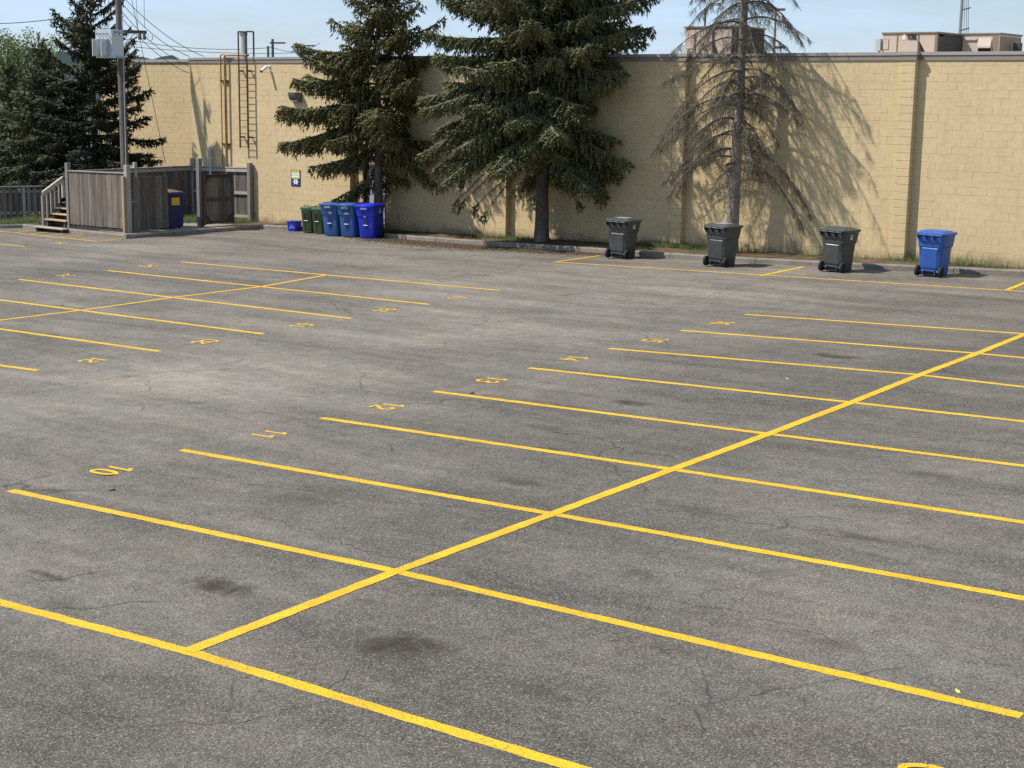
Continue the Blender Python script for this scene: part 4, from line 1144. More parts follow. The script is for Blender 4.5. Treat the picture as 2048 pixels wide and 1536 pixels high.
# recycling box
bx = empty('recycling_box', G(589, 462), 'small open blue recycling box with white lettering beside the green carts', 'box', None, rad(10)); bx.rotation_euler = (math.atan(GB), -math.atan(GA), rad(10))
m = MB(); m.loft([rrect(.0, .165, -.15, .15, .03), rrect(.32, .195, -.19, .19, .035), rrect(.322, .208, -.203, .203, .035), rrect(.345, .208, -.203, .203, .035), rrect(.345, .19, -.185, .185, .03), rrect(.03, .155, -.14, .14, .03)], True, True); m.build('tub', MT['cart_royal'], bx, smooth=True)
text_on('lettering', 'WE', .1, MT['white_print'], bx, (.02, -.1845, .20), (1, 0, 0), (0, -.12, 1), fit=(.07, .045)); text_on('lettering', 'RECYCLE', .1, MT['white_print'], bx, (.02, -.177, .135), (1, 0, 0), (0, -.12, 1), fit=(.22, .05))

# ------------------------------------------------------------------ timber enclosure
def GS(u, v): return G(u, v, .13)
pF, pL, pG, pE = GS(258, 466), GS(140, 455), GS(401, 454), Vector((-43.45, WALLY - .12, 0))
pBL = Vector((-46.75, WALLY - .10, 0)); HEN = 2.22
enc = empty('timber_enclosure', (pF.x, pF.y, gz(pF.x, pF.y)), 'weathered grey board enclosure with posts and gates round the dumpster', 'enclosure')


def epost(p, h, w, mat, name='post', par=enc):
    z0 = gz(p.x, p.y) + .10; m = MB(); m.box((p.x, p.y, z0 + h / 2), (w, w, h)); return part(m, name, mat, par, bevel=.008)


hF = PD(256, 329, np.dot(pF - Vector((0, 0, CZ)), FW)).z - gz(pF.x, pF.y) - .10
epost(pF, hF, .16, MT['wood_grey']); epost(pL, 2.30, .15, MT['wood_grey']); epost(pG, 2.42, .16, MT['wood_grey']); epost(pE, 2.16, .16, MT['wood_grey']); epost(pBL, 2.30, .13, MT['wood_grey'])
# sistered new timber beside the corner post
m = MB(); m.box((pF.x - .03, pF.y - .135, gz(pF.x, pF.y) + .10 + .95), (.11, .10, 1.95)); part(m, 'brace_post', MT['wood_new'], enc, bevel=.006)


def boards(a, b, z_off0, z_off1, n_off, mat, par, bw=.138, th=.022, jit=.012, top_slope=0.0, gap=.006):
    a2, b2 = Vector((a.x, a.y)), Vector((b.x, b.y)); d = (b2 - a2); Ln = d.length; d.normalize(); n = Vector((d.y, -d.x)); k = max(1, round(Ln / bw)); w = Ln / k
    ang = math.atan2(d.y, d.x)
    for i in range(k):
        p = a2 + d * (w * (i + .5)) + n * n_off; g0 = gz(p.x, p.y); t = (i + .5) / k
        z0 = g0 + z_off0 + random.uniform(-jit, jit); z1 = g0 + z_off1 + top_slope * t + random.uniform(-jit, jit) * .5
        m = MB(); tilt = random.uniform(-.004, .004)
        m.box((p.x + n.x * random.uniform(-.004, .004), p.y + n.y * random.uniform(-.004, .004), (z0 + z1) / 2), (w - gap, th, z1 - z0), ang + tilt); part(m, 'board', mat, par)


def rail(a, b, zoff, n_off, mat, par, w=.04, h=.09, name='rail'):
    a2, b2 = Vector((a.x, a.y)), Vector((b.x, b.y)); d = (b2 - a2).normalized(); n = Vector((d.y, -d.x)) * n_off
    m = MB(); m.bar((a2.x + n.x, a2.y + n.y, gz(a2.x, a2.y) + zoff), (b2.x + n.x, b2.y + n.y, gz(b2.x, b2.y) + zoff), w, h); return part(m, name, mat, par)


# flank facing the camera
boards(pL, pF, .26, 2.10, .02, MT['wood'], enc); rail(pL, pF, 2.125, .0, MT['wood_grey'], enc, .14, .035, 'cap_rail'); rail(pL, pF, .5, -.03, MT['wood_dark'], enc)
rail(pL, pF, 1.8, -.03, MT['wood_dark'], enc); rail(pL, pF, .20, -.02, MT['wood_dark'], enc, .05, .14)
# closed gate leaf
gl = empty('gate_leaf', (pF.x, pF.y, gz(pF.x, pF.y)), 'closed grey board gate leaf right of the tan corner post', 'gate')
dG = (Vector((pG.x, pG.y, 0)) - Vector((pF.x, pF.y, 0))).normalized(); leafend = GS(337, 460); leafend = Vector((pF.x, pF.y, 0)) + (Vector((leafend.x, leafend.y, 0)) - Vector((pF.x, pF.y, 0)))
lf0 = Vector((pF.x, pF.y, 0)) + dG * .10
boards(lf0, leafend, .20, 1.98, .01, MT['wood'], gl, bw=.125)
rail(lf0, leafend, .5, -.03, MT['wood_dark'], gl); rail(lf0, leafend, 1.7, -.03, MT['wood_dark'], gl)
m = MB(); q = lf0 + dG * .12; m.box((q.x + .02, q.y - .005, gz(q.x, q.y) + 1.17), (.04, .26, .04), 0); part(m, 'hinge', MT['steel'], gl)
# left flank and back fence
boards(pBL, pL, .30, 2.08, -.0, MT['wood'], enc); rail(pL, pBL, 2.10, .0, MT['wood_grey'], enc, .14, .035, 'cap_rail'); rail(pL, pBL, 2.0, .03, MT['wood_grey'], enc, .04, .12)
mid = Vector((pL.x, pL.y, 0)).lerp(Vector((pBL.x, pBL.y, 0)), .52); epost(mid, 2.22, .12, MT['wood_grey'])
boards(pBL, pE, .34, 2.06, -.03, MT['wood'], enc); rail(pBL, pE, 2.08, .0, MT['wood_grey'], enc, .13, .035, 'cap_rail')
for z, mt in ((1.98, 'wood_grey'), (1.16, 'wood_pale'), (.30, 'wood_pale')): rail(pBL, pE, z, .03, MT[mt], enc, .04, .11)
# open leaf showing its frame
og = empty('gate_leaf', (pG.x + .1, pG.y, gz(pG.x, pG.y)), 'dark framed board gate leaf standing open beside the tall gate post', 'gate')
o0 = Vector((pG.x, pG.y, 0)) + Vector((.14, .03, 0)); e_ = PD(468, 445, 0.0 + np.dot(pG - Vector((0, 0, CZ)), FW) + .9); o1 = Vector((e_.x, e_.y, 0))
boards(o0, o1, .24, 1.88, -.02, MT['wood'], og, bw=.14)
for z in (.27, 1.08, 1.90): rail(o0, o1, z, .015, MT['wood_dark'], og, .035, .10)
dO = (o1 - o0).normalized()
for t_ in (.04, (o1 - o0).length - .04):
    q = o0 + dO * t_ + Vector((dO.y, -dO.x, 0)) * .015; m = MB(); m.box((q.x, q.y, gz(q.x, q.y) + 1.06), (.09, .04, 1.74), math.atan2(dO.y, dO.x)); part(m, 'stile', MT['wood_dark'], og)
for za, zb_, ta, tb in ((1.66, 1.86, .08, .26), (.55, .32, .08, .26)):
    for flip in (0, 1):
        Ln = (o1 - o0).length; A = o0 + dO * (ta if not flip else Ln - ta) + Vector((dO.y, -dO.x, 0)) * .045; B = o0 + dO * (tb if not flip else Ln - tb) + Vector((dO.y, -dO.x, 0)) * .045
        m = MB(); m.bar((A.x, A.y, gz(A.x, A.y) + za), (B.x, B.y, gz(B.x, B.y) + zb_), .03, .05); part(m, 'corner_brace', MT['wood_dark'], og)
m = MB(); m.box((pG.x + .115, pG.y + .0, gz(pG.x, pG.y) + 1.10), (.06, .10, 1.9)); part(m, 'hanging_post', MT['wood_dark'], og)
# dumpster
dr_ = GS(371, 456); dmp = empty('dumpster', (dr_.x - .75, dr_.y - .55, gz(dr_.x, dr_.y) + .14), 'navy blue steel dumpster with white and yellow stickers inside the enclosure', 'dumpster', None, 0)
m = MB(); m.loft([[(-.7, -.62, .04), (.68, -.62, .04), (.68, .52, .04), (-.7, .52, .04)], [(-.74, -.66, 1.16), (.70, -.66, 1.16), (.70, .56, 1.16), (-.74, .56, 1.16)]]); m.build('body', MT['dumpster'], dmp, bevel=.015)
m = MB(); m.box((-.02, -.05, 1.18), (1.56, 1.32, .06)); m.build('rim', MT['dumpster'], dmp, bevel=.01)
m = MB(); m.prism([(-.74, -.68, 1.21), (.72, -.68, 1.21), (.72, -.68, 1.25), (-.74, -.68, 1.36)], (0, 0, 0), (0, 1.2, 0)); m.build('lid', MT['litter'], dmp)
m = MB(); m.box((.712, .18, .93), (.003, .34, .26)); m.build('label', MT['yellow_lbl'], dmp); m = MB(); m.box((.708, -.36, .72), (.003, .42, .52)); m.build('label', MT['label_white'], dmp)
text_on('lettering', '658', .1, MT['black_print'], dmp, (.7115, -.26, .64), (0, 1, 0), (0, 0, 1), fit=(.2, .08)); text_on('lettering', 'CAUTION', .1, MT['black_print'], dmp, (.7155, .18, .86), (0, 1, 0), (0, 0, 1), fit=(.28, .04))
m = MB(); m.tube([(.71, -.24, .52), (.716, -.24, .52)], .035, 12); m.build('red_dot', MT['lamp_red'], dmp)
for x in (-.6, .58):
    for y in (-.5, .42): m = MB(); m.tube([(x - .03, y, .05), (x + .03, y, .05)], .05, 12); m.build('castor', MT['rubber'], dmp)

# ------------------------------------------------------------------ wooden steps
gs = gz(-48.5, 32.5)
stp = empty('wooden_steps', (-48.6, 32.5, gs), 'weathered wooden steps with grey railing beside the enclosure', 'steps')
heights = [.20, .44, .66, .88, 1.10]
fl = [(65, 452), (87, 437.5), (100, 424.5), (113, 412.5), (128, 404)]; frt = [(127, 459), (141, 443), (142, 429), (142, 416), (142, 406)]
q0 = PZ(66, 452, gs + .20); q1 = PZ(87, 437.5, gs + .40)
heights = [.20, .40, .59, .78, .97]
front = []
for i, hgt in enumerate(heights):
    z = gs + hgt
    if i == 0: xw = (q0.x, q0.x + 1.75); yy = q0.y
    else: xw = (q1.x, pL.x - .06); yy = q1.y + .27 * (i - 1)
    front.append((Vector((xw[0], yy, z)), Vector((xw[1], yy, z))))
    for k in range(2):
        m = MB(); m.box(((xw[0] + xw[1]) / 2, yy + .075 + k * .15, z - .02), (xw[1] - xw[0], .142, .04)); part(m, 'tread_board', MT['wood_grey' if i == 0 else 'wood_new'], stp, bevel=.004)
    for x in (xw[0] + .14, xw[1] - .14):
        m = MB(); m.box((x, yy + .18, (z - .04 + gz(x, yy) + (0 if i == 0 else .12)) / 2), (.10, .26, z - .04 - gz(x, yy) - (0 if i == 0 else .12))); part(m, 'riser_block', MT['wood_dark'], stp)
    m = MB(); m.box(((xw[0] + xw[1]) / 2, yy + .30, z - .13), (xw[1] - xw[0] - .2, .03, .16)); part(m, 'riser', MT['wood_dark'], stp)
# railing on the far left side, rising away
f1, f4 = front[1][0], front[4][0]
d_r = f4 - f1
rA = PD(85, 384, np.dot(Vector((f1.x - .03, f1.y, f1.z - CZ)), FW)); rB = PD(125, 354, np.dot(Vector((f4.x - .03, f4.y, f4.z - CZ)), FW))
m = MB(); m.bar(rA, rB, .11, .04); part(m, 'hand_rail', MT['wood_pale'], stp); dz_ = Vector((0, 0, -.10)); m = MB(); m.bar(rA + dz_, rB + dz_, .04, .13); part(m, 'sub_rail', MT['wood_pale'], stp)
for k in range(6):
    t_ = k / 5; p = rA.lerp(rB, t_); lo = gs + .15 + t_ * .95
    m = MB(); w_ = .09 if k in (0, 5) else .055; m.box((p.x, p.y, (p.z - .12 + lo) / 2), (w_, w_, p.z - .12 - lo)); part(m, 'baluster', MT['wood_grey'], stp)
rC = rB + Vector((.75, 1.0, .06)); m = MB(); m.bar(rB + Vector((0, 0, .02)), rC, .11, .04); part(m, 'top_rail', MT['wood_pale'], stp)
for k in range(1, 4):
    p = rB.lerp(rC, k / 4); m = MB(); m.box((p.x, p.y, p.z - .5), (.055, .055, .95)); part(m, 'baluster', MT['wood_grey'], stp)
m = MB(); m.box((f4.x + 1.0, f4.y + 1.1, gs + 1.07), (2.0, 1.5, .05)); part(m, 'landing', MT['wood_grey'], stp)

# ------------------------------------------------------------------ board fence on the left
fA, fB = G(-60, 446, .1), G(118, 443, .1); fen = empty('board_fence', (fA.x, fA.y, gz(fA.x, fA.y)), 'low grey board on board fence left of the wooden steps', 'fence')
d2 = Vector((fB.x - fA.x, fB.y - fA.y)); Ln = d2.length; d2.normalize(); n2 = Vector((d2.y, -d2.x)); ang = math.atan2(d2.y, d2.x); HF = PD(40, 373, np.dot(G(40, 445, .1) - Vector((0, 0, CZ)), FW)).z - gz(G(40, 445).x, G(40, 445).y)
i = 0; s = .06
while s < Ln:
    p = Vector((fA.x, fA.y)) + d2 * s + n2 * (.035 if i % 2 else -.035); g0 = gz(p.x, p.y); m = MB(); tp = g0 + HF - .06 + random.uniform(-.01, .01) - (0.0 if i % 2 else .10); bt = g0 + .14 + random.uniform(-.02, .02)
    m.box((p.x, p.y, (tp + bt) / 2), (.125 if i % 2 else .115, .02, tp - bt), ang); part(m, 'board', MT['wood'], fen); s += .108 + random.uniform(-.006, .012); i += 1
for zz in (HF - .20, .45): m = MB(); a = Vector((fA.x, fA.y)); b = Vector((fB.x, fB.y)); m.bar((a.x, a.y, gz(a.x, a.y) + zz), (b.x, b.y, gz(b.x, b.y) + zz), .04, .09); part(m, 'rail', MT['wood_grey'], fen)
m = MB(); m.bar((fA.x, fA.y, gz(fA.x, fA.y) + HF - .02), (fB.x, fB.y, gz(fB.x, fB.y) + HF - .02), .16, .04); part(m, 'cap_rail', MT['wood_grey'], fen)
for t_ in (.12, .62): p = Vector((fA.x, fA.y)) + d2 * (Ln * t_); m = MB(); m.box((p.x, p.y, gz(p.x, p.y) + HF / 2 - .03), (.10, .10, HF - .02), ang); part(m, 'post', MT['wood_grey'], fen)

# ------------------------------------------------------------------ utility pole with transformer
DP = 57.3
pb_ = PD(254, 440, DP); pt_ = PD(236, -20, DP); zpb = gz(pb_.x, pb_.y)
up_ = empty('utility_pole', (pb_.x, pb_.y, zpb), 'tall weathered utility pole behind the enclosure carrying a grey transformer', 'utility pole')
m = MB(); top = pt_ + (pt_ - pb_).normalized() * 3.5
m.tube([(0, 0, 0), Vector(top) - Vector((pb_.x, pb_.y, zpb))], [.155, .105], 14); m.build('pole', MT['pole_wood'], up_, smooth=True)
def upl(u, v, dd=0.0): return PD(u, v, DP + dd) - Vector((pb_.x, pb_.y, zpb))
rv, fv = Vector((RT[0], RT[1], 0)).normalized(), Vector((FW[0], FW[1], 0)).normalized()
m = MB(); m.bar(upl(204, 62, -.2), upl(293, 64.5, -.2), .10, .12); m.build('crossarm', MT['pole_wood'], up_)
m = MB(); m.bar(upl(249, 89, -.2), upl(270, 66, -.2), .03, .03); m.build('brace', MT['steel'], up_)
m = MB(); m.tube([upl(252, 330, -.17), upl(247, 120, -.15), upl(244, 30, -.12)], .016, 6); m.build('ground_conduit', MT['fin'], up_)
# transformer, one broad face turned left
tr = empty('transformer', PD(221, 117, DP - .55), 'light grey box transformer with two finned radiators mounted on the pole', 'transformer', None, math.atan2(rv.y, rv.x) - rad(28))
m = MB(); m.box((-.02, -.0, .52), (.78, .62, 1.02)); m.build('tank', MT['trans_grey'], tr, bevel=.012)
for x in (-.30, .12):
    m = MB()
    for k in range(5): m.box((x - .08 + k * .044, -.41, .38), (.012, .19, .58))
    m.box((x, -.325, .38), (.22, .03, .60)); m.box((x, -.325, .69), (.22, .05, .03)); rd = m.build('radiator', MT['fin'], tr)
    m = MB(); m.box((x - .105, -.40, .38), (.02, .19, .62)); m.build('fin_plate', MT['label_white'], rd)
for k in range(4): m = MB(); m.tube([(-.28 + k * .16, -.33, .86), (-.28 + k * .16, -.40, .88)], .022, 8); m.build('terminal', MT['wire'], tr)
for y in (-.12, .08): m = MB(); m.tube([(.38, y, .86), (.47, y, .86)], .04, 8); m.build('bushing', MT['label_white'], tr)
m = MB(); m.box((.40, .1, .95), (.08, .5, .06)); m.box((.40, .1, .05), (.06, .4, .05)); m.build('mount', MT['steel'], tr)
# cut-out fuses on the arm
for u in (279, 288): m = MB(); m.tube([upl(u, 66, -.25), upl(u + 1, 78, -.3)], [.05, .07], 8); m.build('insulator', MT['coil'], up_)
m = MB(); m.tube([upl(297, 67, -.3), upl(294, 77, -.35), upl(300, 83, -.35), upl(305, 78, -.35), upl(304, 70, -.35)], .02, 6); m.build('fuse_cutout', MT['fin'], up_)
for u0, v0, u1, v1 in ((219, -10, 207, 68), (226, -10, 214, 72), (272, -12, 276, 66), (288, -14, 289, 56)): m = MB(); m.tube([upl(u0, v0, -.2), upl((u0 + u1) / 2, (v0 + v1) / 2 + 3, -.25), upl(u1, v1, -.3)], .009, 5); m.build('lead_wire', MT['wire'], up_)


def wire(label, a, b, sag=.25, r=.012, n=10):
    a, b = Vector(a), Vector(b); m = MB(); m.tube([a.lerp(b, i / n) - Vector((0, 0, sag * 4 * (i / n) * (1 - i / n))) for i in range(n + 1)], r, 5)
    return tag(m.build('overhead_wire', MT['wire']), label, 'wire', 'overhead wires')


wire('uppermost wire slanting from the pole down to the block wall corner', PD(246, -6, DP), PY(408, 113, 38.4))
wire('second wire slanting from the pole to the block wall corner', PD(245, 8, DP), PY(379, 113, 38.6))
wire('third wire slanting from the pole to the wing wall', PD(244, 24, DP), PY(379, 133, WY - .05))
wire('lowest of the four wires slanting from the pole to the wing wall', PD(245, 38, DP), PY(379, 147, WY - .05))
wire('thin wire running left from the dark spruce across the sky', PD(124, 36, 63), PD(-60, 46, 75), .1, .018)
wire('steep thin guy wire dropping past the spruce to the enclosure', PD(262, -8, DP - .3), PY(331, 326, 38.2), .0, .011)
wire('faint far wire above the roof between far poles', PD(180, 62, 118), PD(545, 95, 118), .6, .022); wire('faint far wire between the far poles and the spruce', PD(545, 95, 118), PD(640, 86, 130), .5, .022)
wire('faint low far wire just above the roof edge', PD(180, 84, 118), PD(640, 104, 130), .4, .022)

# ------------------------------------------------------------------ trees


def merge(parts_):
    Vs, Fs, o = [], [], 0
    for V_, F_ in parts_:
        Vs.append(V_); Fs.append(F_ + o); o += len(V_)
    return np.concatenate(Vs), np.concatenate(Fs)


def branch_path(z, az, Ln, s0, droop, upc, n=9, wob=.03):
    t = np.linspace(0, 1, n); r = Ln * (t - .06 * t * t); h = Ln * (s0 * t - droop * t ** 2 + upc * t ** 3)
    side = np.cumsum(rng.normal(0, wob * Ln / n, n)); c_, s__ = math.cos(az), math.sin(az)
    return np.stack([r * c_ - side * s__, r * s__ + side * c_, z + h], 1)


def interp_path(P, t):
    n = len(P) - 1; x = np.clip(t * n, 0, n - 1e-6); i = x.astype(int); f = (x - i)[:, None]
    return P[i] * (1 - f) + P[i + 1] * f, unit(P[i + 1] - P[i])


def trunk_mesh(H, r0, lean=(0, 0), n=14, seg=26, flare=1.18, r_top=.02):
    m = MB(); pts, rs = [], []
    for k in range(seg + 1):
        t = k / seg; pts.append((lean[0] * t * H, lean[1] * t * H, H * t)); f = 1 + (flare - 1) * math.exp(-t * H / .35)
        rs.append(max(r_top, r0 * (1 - t) ** .85 * f * random.uniform(.96, 1.04)))
    m.tube(pts, rs, n); return m


def spruce(base, H, r0, profile, z_low, label, mats, step=.36, per=6, fill=1.0, bare_below=0.0, side=None, lean=(0, 0), ywall=True, cones=0.0, hang=.35, seedn=1, sprig=.17, keep=None, twigs=0.0, dense=1.0, up_top=.55, bare_side=None, curtain=.4, ragged=.25, extra=()):
    global rng
    rng = np.random.default_rng(seedn); random.seed(seedn)
    root = empty('spruce_tree', base, label, 'tree', 'spruce trees')
    trunk_mesh(H, r0, lean).build('trunk', MT['bark'], root, smooth=True)
    br = MB(); SP, SD, SLn, SWd = [], [], [], []; TP, TD, TL, TR = [], [], [], []; CP = []
    zs_p, rs_p = zip(*profile); z = z_low; specs = []
    while z < H - .25:
        n = per if z < H * .8 else max(4, per - 2); a0 = rng.uniform(0, 6.28)
        for k in range(n):
            az = a0 + 2 * math.pi * (k + rng.uniform(-.3, .3)) / n; zz = z + rng.uniform(-.5, .5) * step
            R = np.interp(zz, zs_p, rs_p) * (rng.uniform(.80, 1.12) if rng.random() > ragged else rng.uniform(.45, .75))
            if side is not None: R *= side(az, zz)
            if R < .15: continue
            if keep is not None and not keep(az, zz, R): continue
            specs.append((zz, az, R, 0.0, 1.0))
        z += step * rng.uniform(.8, 1.2)
    specs += list(extra)
    if True:
        for (zz, az, R, dpa, thick) in specs:
            z = zz
            if ywall and math.sin(az) > .05:
                wy = WALLY - .18 - base[1] if base[2] + zz < ROOF + .15 else 99
                R = min(R, max(.12, wy / math.sin(az)))
            hh = (zz - z_low) / (H - z_low)
            s0 = -.10 + up_top * hh + rng.uniform(-.12, .10); dp = .42 * (1 - hh) + .12 + dpa; uc = .30 + .1 * hh
            P = branch_path(zz, az, R, s0, dp, uc) + np.array([lean[0] * zz, lean[1] * zz, 0])
            rb = .010 + .011 * R
            br.tube([tuple(p) for p in P], [max(.004, rb * (1 - .85 * i / 8)) for i in range(9)], 5, False)
            bare = thick < 0 or (z <= bare_below and (bare_side is None or bare_side(az)))
            t0 = .12 if not bare else .45
            if thick < 0 or (bare and rng.random() < .5): t0 = .94
            thick = abs(thick)
            # side shoots
            ns = max(3, int(R * (1 - t0) / (.105 / dense / thick)))
            ts = np.linspace(t0, .99, ns); B, T = interp_path(P, ts)
            for sg_ in (-1, 1):
                lat = unit(np.cross(T, np.array([0, 0, 1.0]))) * sg_
                sl_ = (.18 + .56 * R * .42 * (1 - ts) ** .7 * np.minimum(1, ts / .18)) * rng.uniform(.6, 1.2, ns)
                sl_ = np.minimum(sl_, .95)
                sdv = unit(lat * rng.uniform(.6, 1.0, (ns, 1)) + T * rng.uniform(.4, .9, (ns, 1)) + np.array([0, 0, 1.0]) * rng.uniform(-.38 - hang * .6, .12, (ns, 1)))
                for q in range(ns):
                    if rng.random() > fill: continue
                    kk = max(2, int(sl_[q] / .075)); u_ = np.linspace(.05, 1, kk)[:, None]
                    droop = np.array([0, 0, -1.0]) * (hang * .35 * sl_[q]) * u_ ** 2
                    PP = B[q] + sdv[q] * sl_[q] * u_ + droop
                    for _ in range(2):
                        dv = unit(sdv[q] + rng.normal(0, .48, (kk, 3)) + np.array([0, 0, -hang * .5]))
                        SP.append(PP); SD.append(dv); SLn.append(rng.uniform(.7, 1.25, kk) * sprig); SWd.append(rng.uniform(.75, 1.25, kk) * sprig * .34)
                    if curtain and sl_[q] > .12:
                        mc = max(1, int(sl_[q] / .085 * curtain)); cu = rng.uniform(.1, 1.0, mc); c0 = B[q] + sdv[q] * (sl_[q] * cu)[:, None]; hl = rng.uniform(.08, .34, mc) * (.5 + hang)
                        for kc in range(3):
                            SP.append(c0 - np.array([0, 0, 1.0]) * (hl * kc / 3)[:, None] + rng.normal(0, .02, (mc, 3))); SD.append(rng.normal(0, .35, (mc, 3)) + np.array([0, 0, -1.0]) + sdv[q] * .3)
                            SLn.append(rng.uniform(.8, 1.3, mc) * sprig); SWd.append(rng.uniform(.75, 1.2, mc) * sprig * .32)
                    TP.append(B[q:q + 1]); TD.append((sdv[q] * sl_[q] + droop[-1])[None]); TL.append(np.array([sl_[q] * .95])); TR.append(np.array([.006]))
            if t0 > .2 or twigs:
                nt_ = int(R * (34 if t0 > .2 else twigs)); tt = rng.uniform(.08, min(.95, t0 + .1) if t0 > .2 else .9, nt_); B2, T2 = interp_path(P, tt)
                TP.append(B2); TD.append(unit(rng.normal(0, .6, (nt_, 3)) + T2 * .5 + np.array([0, 0, -.7]))); TL.append(rng.uniform(.2, .65, nt_)); TR.append(np.full(nt_, .006))
            # sprigs along the leader of the branch
            kk = max(3, int(R * (1 - t0) / .05)); tt = np.linspace(t0, 1, kk); B, T = interp_path(P, tt)
            SP.append(B); SD.append(unit(T + rng.normal(0, .4, (kk, 3)))); SLn.append(rng.uniform(.7, 1.2, kk) * sprig); SWd.append(rng.uniform(.8, 1.2, kk) * sprig * .38)
            if cones and hh > .45:
                nc = rng.poisson(cones * R * (hh - .3) * 3); tt = rng.uniform(.35, 1, nc)
                if nc: B, T = interp_path(P, tt); CP.append(B + rng.normal(0, .08, (nc, 3)) * np.array([1, 1, .4]))
    # leader tip
    kk = 60; tz = rng.uniform(H - 1.0, H + .15, kk); SP.append(np.stack([np.zeros(kk) + lean[0] * tz, np.zeros(kk) + lean[1] * tz, tz], 1)); dv = rng.normal(0, .5, (kk, 3)); dv[:, 2] = abs(dv[:, 2]) + .2; SD.append(dv); SLn.append(np.full(kk, sprig)); SWd.append(np.full(kk, sprig * .36))
    tag(br.build('branches', MT['bark'], root, smooth=True), kind='stuff')
    V_, F_ = sticks(np.concatenate(TP), np.concatenate(TD), np.concatenate(TL), np.concatenate(TR)); mkobj('twigs', fast_mesh('twigs', V_, F_), MT['twig'], root)
    V_, F_ = sticks(np.concatenate(SP), np.concatenate(SD), np.concatenate(SLn), np.concatenate(SWd) * .56); mkobj('foliage', fast_mesh('foliage', V_, F_), MT[mats], root)
    if CP:
        C_ = np.concatenate(CP); n = len(C_); D_ = np.tile(np.array([[0, 0, -1.0]]), (n, 1)) + rng.normal(0, .15, (n, 3))
        V_, F_ = spindles(C_, D_, rng.uniform(.10, .16, n), rng.uniform(.04, .055, n), .5); tag(mkobj('cones', fast_mesh('cones', V_, F_), MT['cone'], root), 'clusters of brown hanging cones', kind='stuff')
    return root


def wbase(u, v, y): p = PY(u, v, y); return Vector((p.x, y, gz(p.x, y) + .10))


LEFT = math.atan2(-RT[1], -RT[0]); RIGHT = math.atan2(RT[1], RT[0])
CAMW = math.atan2(-FW[1], -FW[0])
def toward(az, dirn): return max(0.0, math.cos(az - dirn))
# left spruce behind the blue carts
bA = wbase(757, 470, 37.05)
exA = [(5.85, LEFT - .1, 2.9, 0, 1.5), (5.5, LEFT + .2, 2.5, -.05, 1.3), (5.1, LEFT, 2.95, .0, 1.8), (4.85, LEFT - .3, 2.7, 0, 1.6), (4.35, LEFT - .05, 3.5, .0, 1.9), (4.1, LEFT + .2, 3.3, .0, 1.6), (3.7, LEFT, 3.45, .0, 1.8), (3.5, LEFT - .3, 3.0, 0, 1.5), (2.65, LEFT + .1, 2.35, -.05, 1.2),
       (3.6, RIGHT + .1, 3.8, .15, 1.5), (3.2, RIGHT - .3, 3.4, .2, 1.6), (2.9, RIGHT - .6, 2.5, .25, 1.5), (4.4, RIGHT - .2, 3.7, .1, 1.5), (5.0, RIGHT + .1, 3.4, 0, 1.4), (5.6, RIGHT - .3, 2.7, 0, 1.4), (6.4, RIGHT, 2.3, -.15, 1.0)]
spruce(bA, 10.2, .165, [(1.6, 2.0), (2.6, 2.6), (4.0, 2.9), (5.0, 2.6), (6.0, 2.3), (7.0, 1.6), (8.3, 1.0), (9.2, .7), (10.2, .2)], 1.95, 'olive green spruce with hanging cones behind the blue carts', 'needles_a',
       step=.44, per=6, cones=2.6, hang=.8, seedn=11, fill=.95, dense=1.1, sprig=.145, curtain=.5, ragged=.35, extra=exA, side=lambda az, z: 1.06 - .30 * toward(az, LEFT), keep=lambda az, z, R: not (z < 2.9 and math.cos(az - CAMW) > .25), twigs=3)
# middle spruce
bB = wbase(1083, 487, 37.05)
exB = [(7.2, RIGHT - .1, 3.6, -.08, 1.2), (6.5, RIGHT + .05, 3.4, .05, 1.4), (5.9, RIGHT - .2, 3.4, .1, 1.5), (5.2, RIGHT, 3.4, .12, 1.6), (4.5, RIGHT - .25, 3.2, .2, 1.6), (3.9, RIGHT - .1, 3.0, .30, 1.8), (3.5, RIGHT - .35, 2.9, .42, 2.0), (3.3, RIGHT + .0, 2.8, .45, 2.0), (3.0, RIGHT - .6, 2.4, .4, 1.8), (3.15, RIGHT - .15, 2.5, .5, 2.0), (2.8, RIGHT - .3, 2.2, .42, 1.8),
       (6.9, LEFT, 3.4, -.1, 1.4), (6.0, LEFT + .2, 3.8, .05, 1.5), (5.3, LEFT, 4.0, .12, 1.6), (4.8, LEFT + .3, 4.0, .2, 1.6), (4.2, LEFT + .1, 4.0, .25, 1.5), (3.9, LEFT + .6, 3.1, .25, 1.6), (3.7, LEFT - .05, 3.5, .28, 1.6), (3.5, LEFT + .3, 3.3, .30, 1.6), (3.4, LEFT + .9, 2.6, .3, 1.5), (4.5, LEFT - .2, 3.6, .15, 1.5), (3.35, LEFT + .05, 3.3, .22, -1), (3.15, LEFT + .35, 3.0, .28, -1), (3.0, LEFT - .15, 2.7, .25, -1), (2.75, LEFT + .2, 2.7, .32, -1), (2.55, LEFT + .6, 2.3, .35, -1), (2.45, LEFT - .05, 2.2, .3, -1), (2.6, CAMW - .1, 1.8, .3, -1), (2.35, RIGHT - .7, 1.5, .3, -1)]
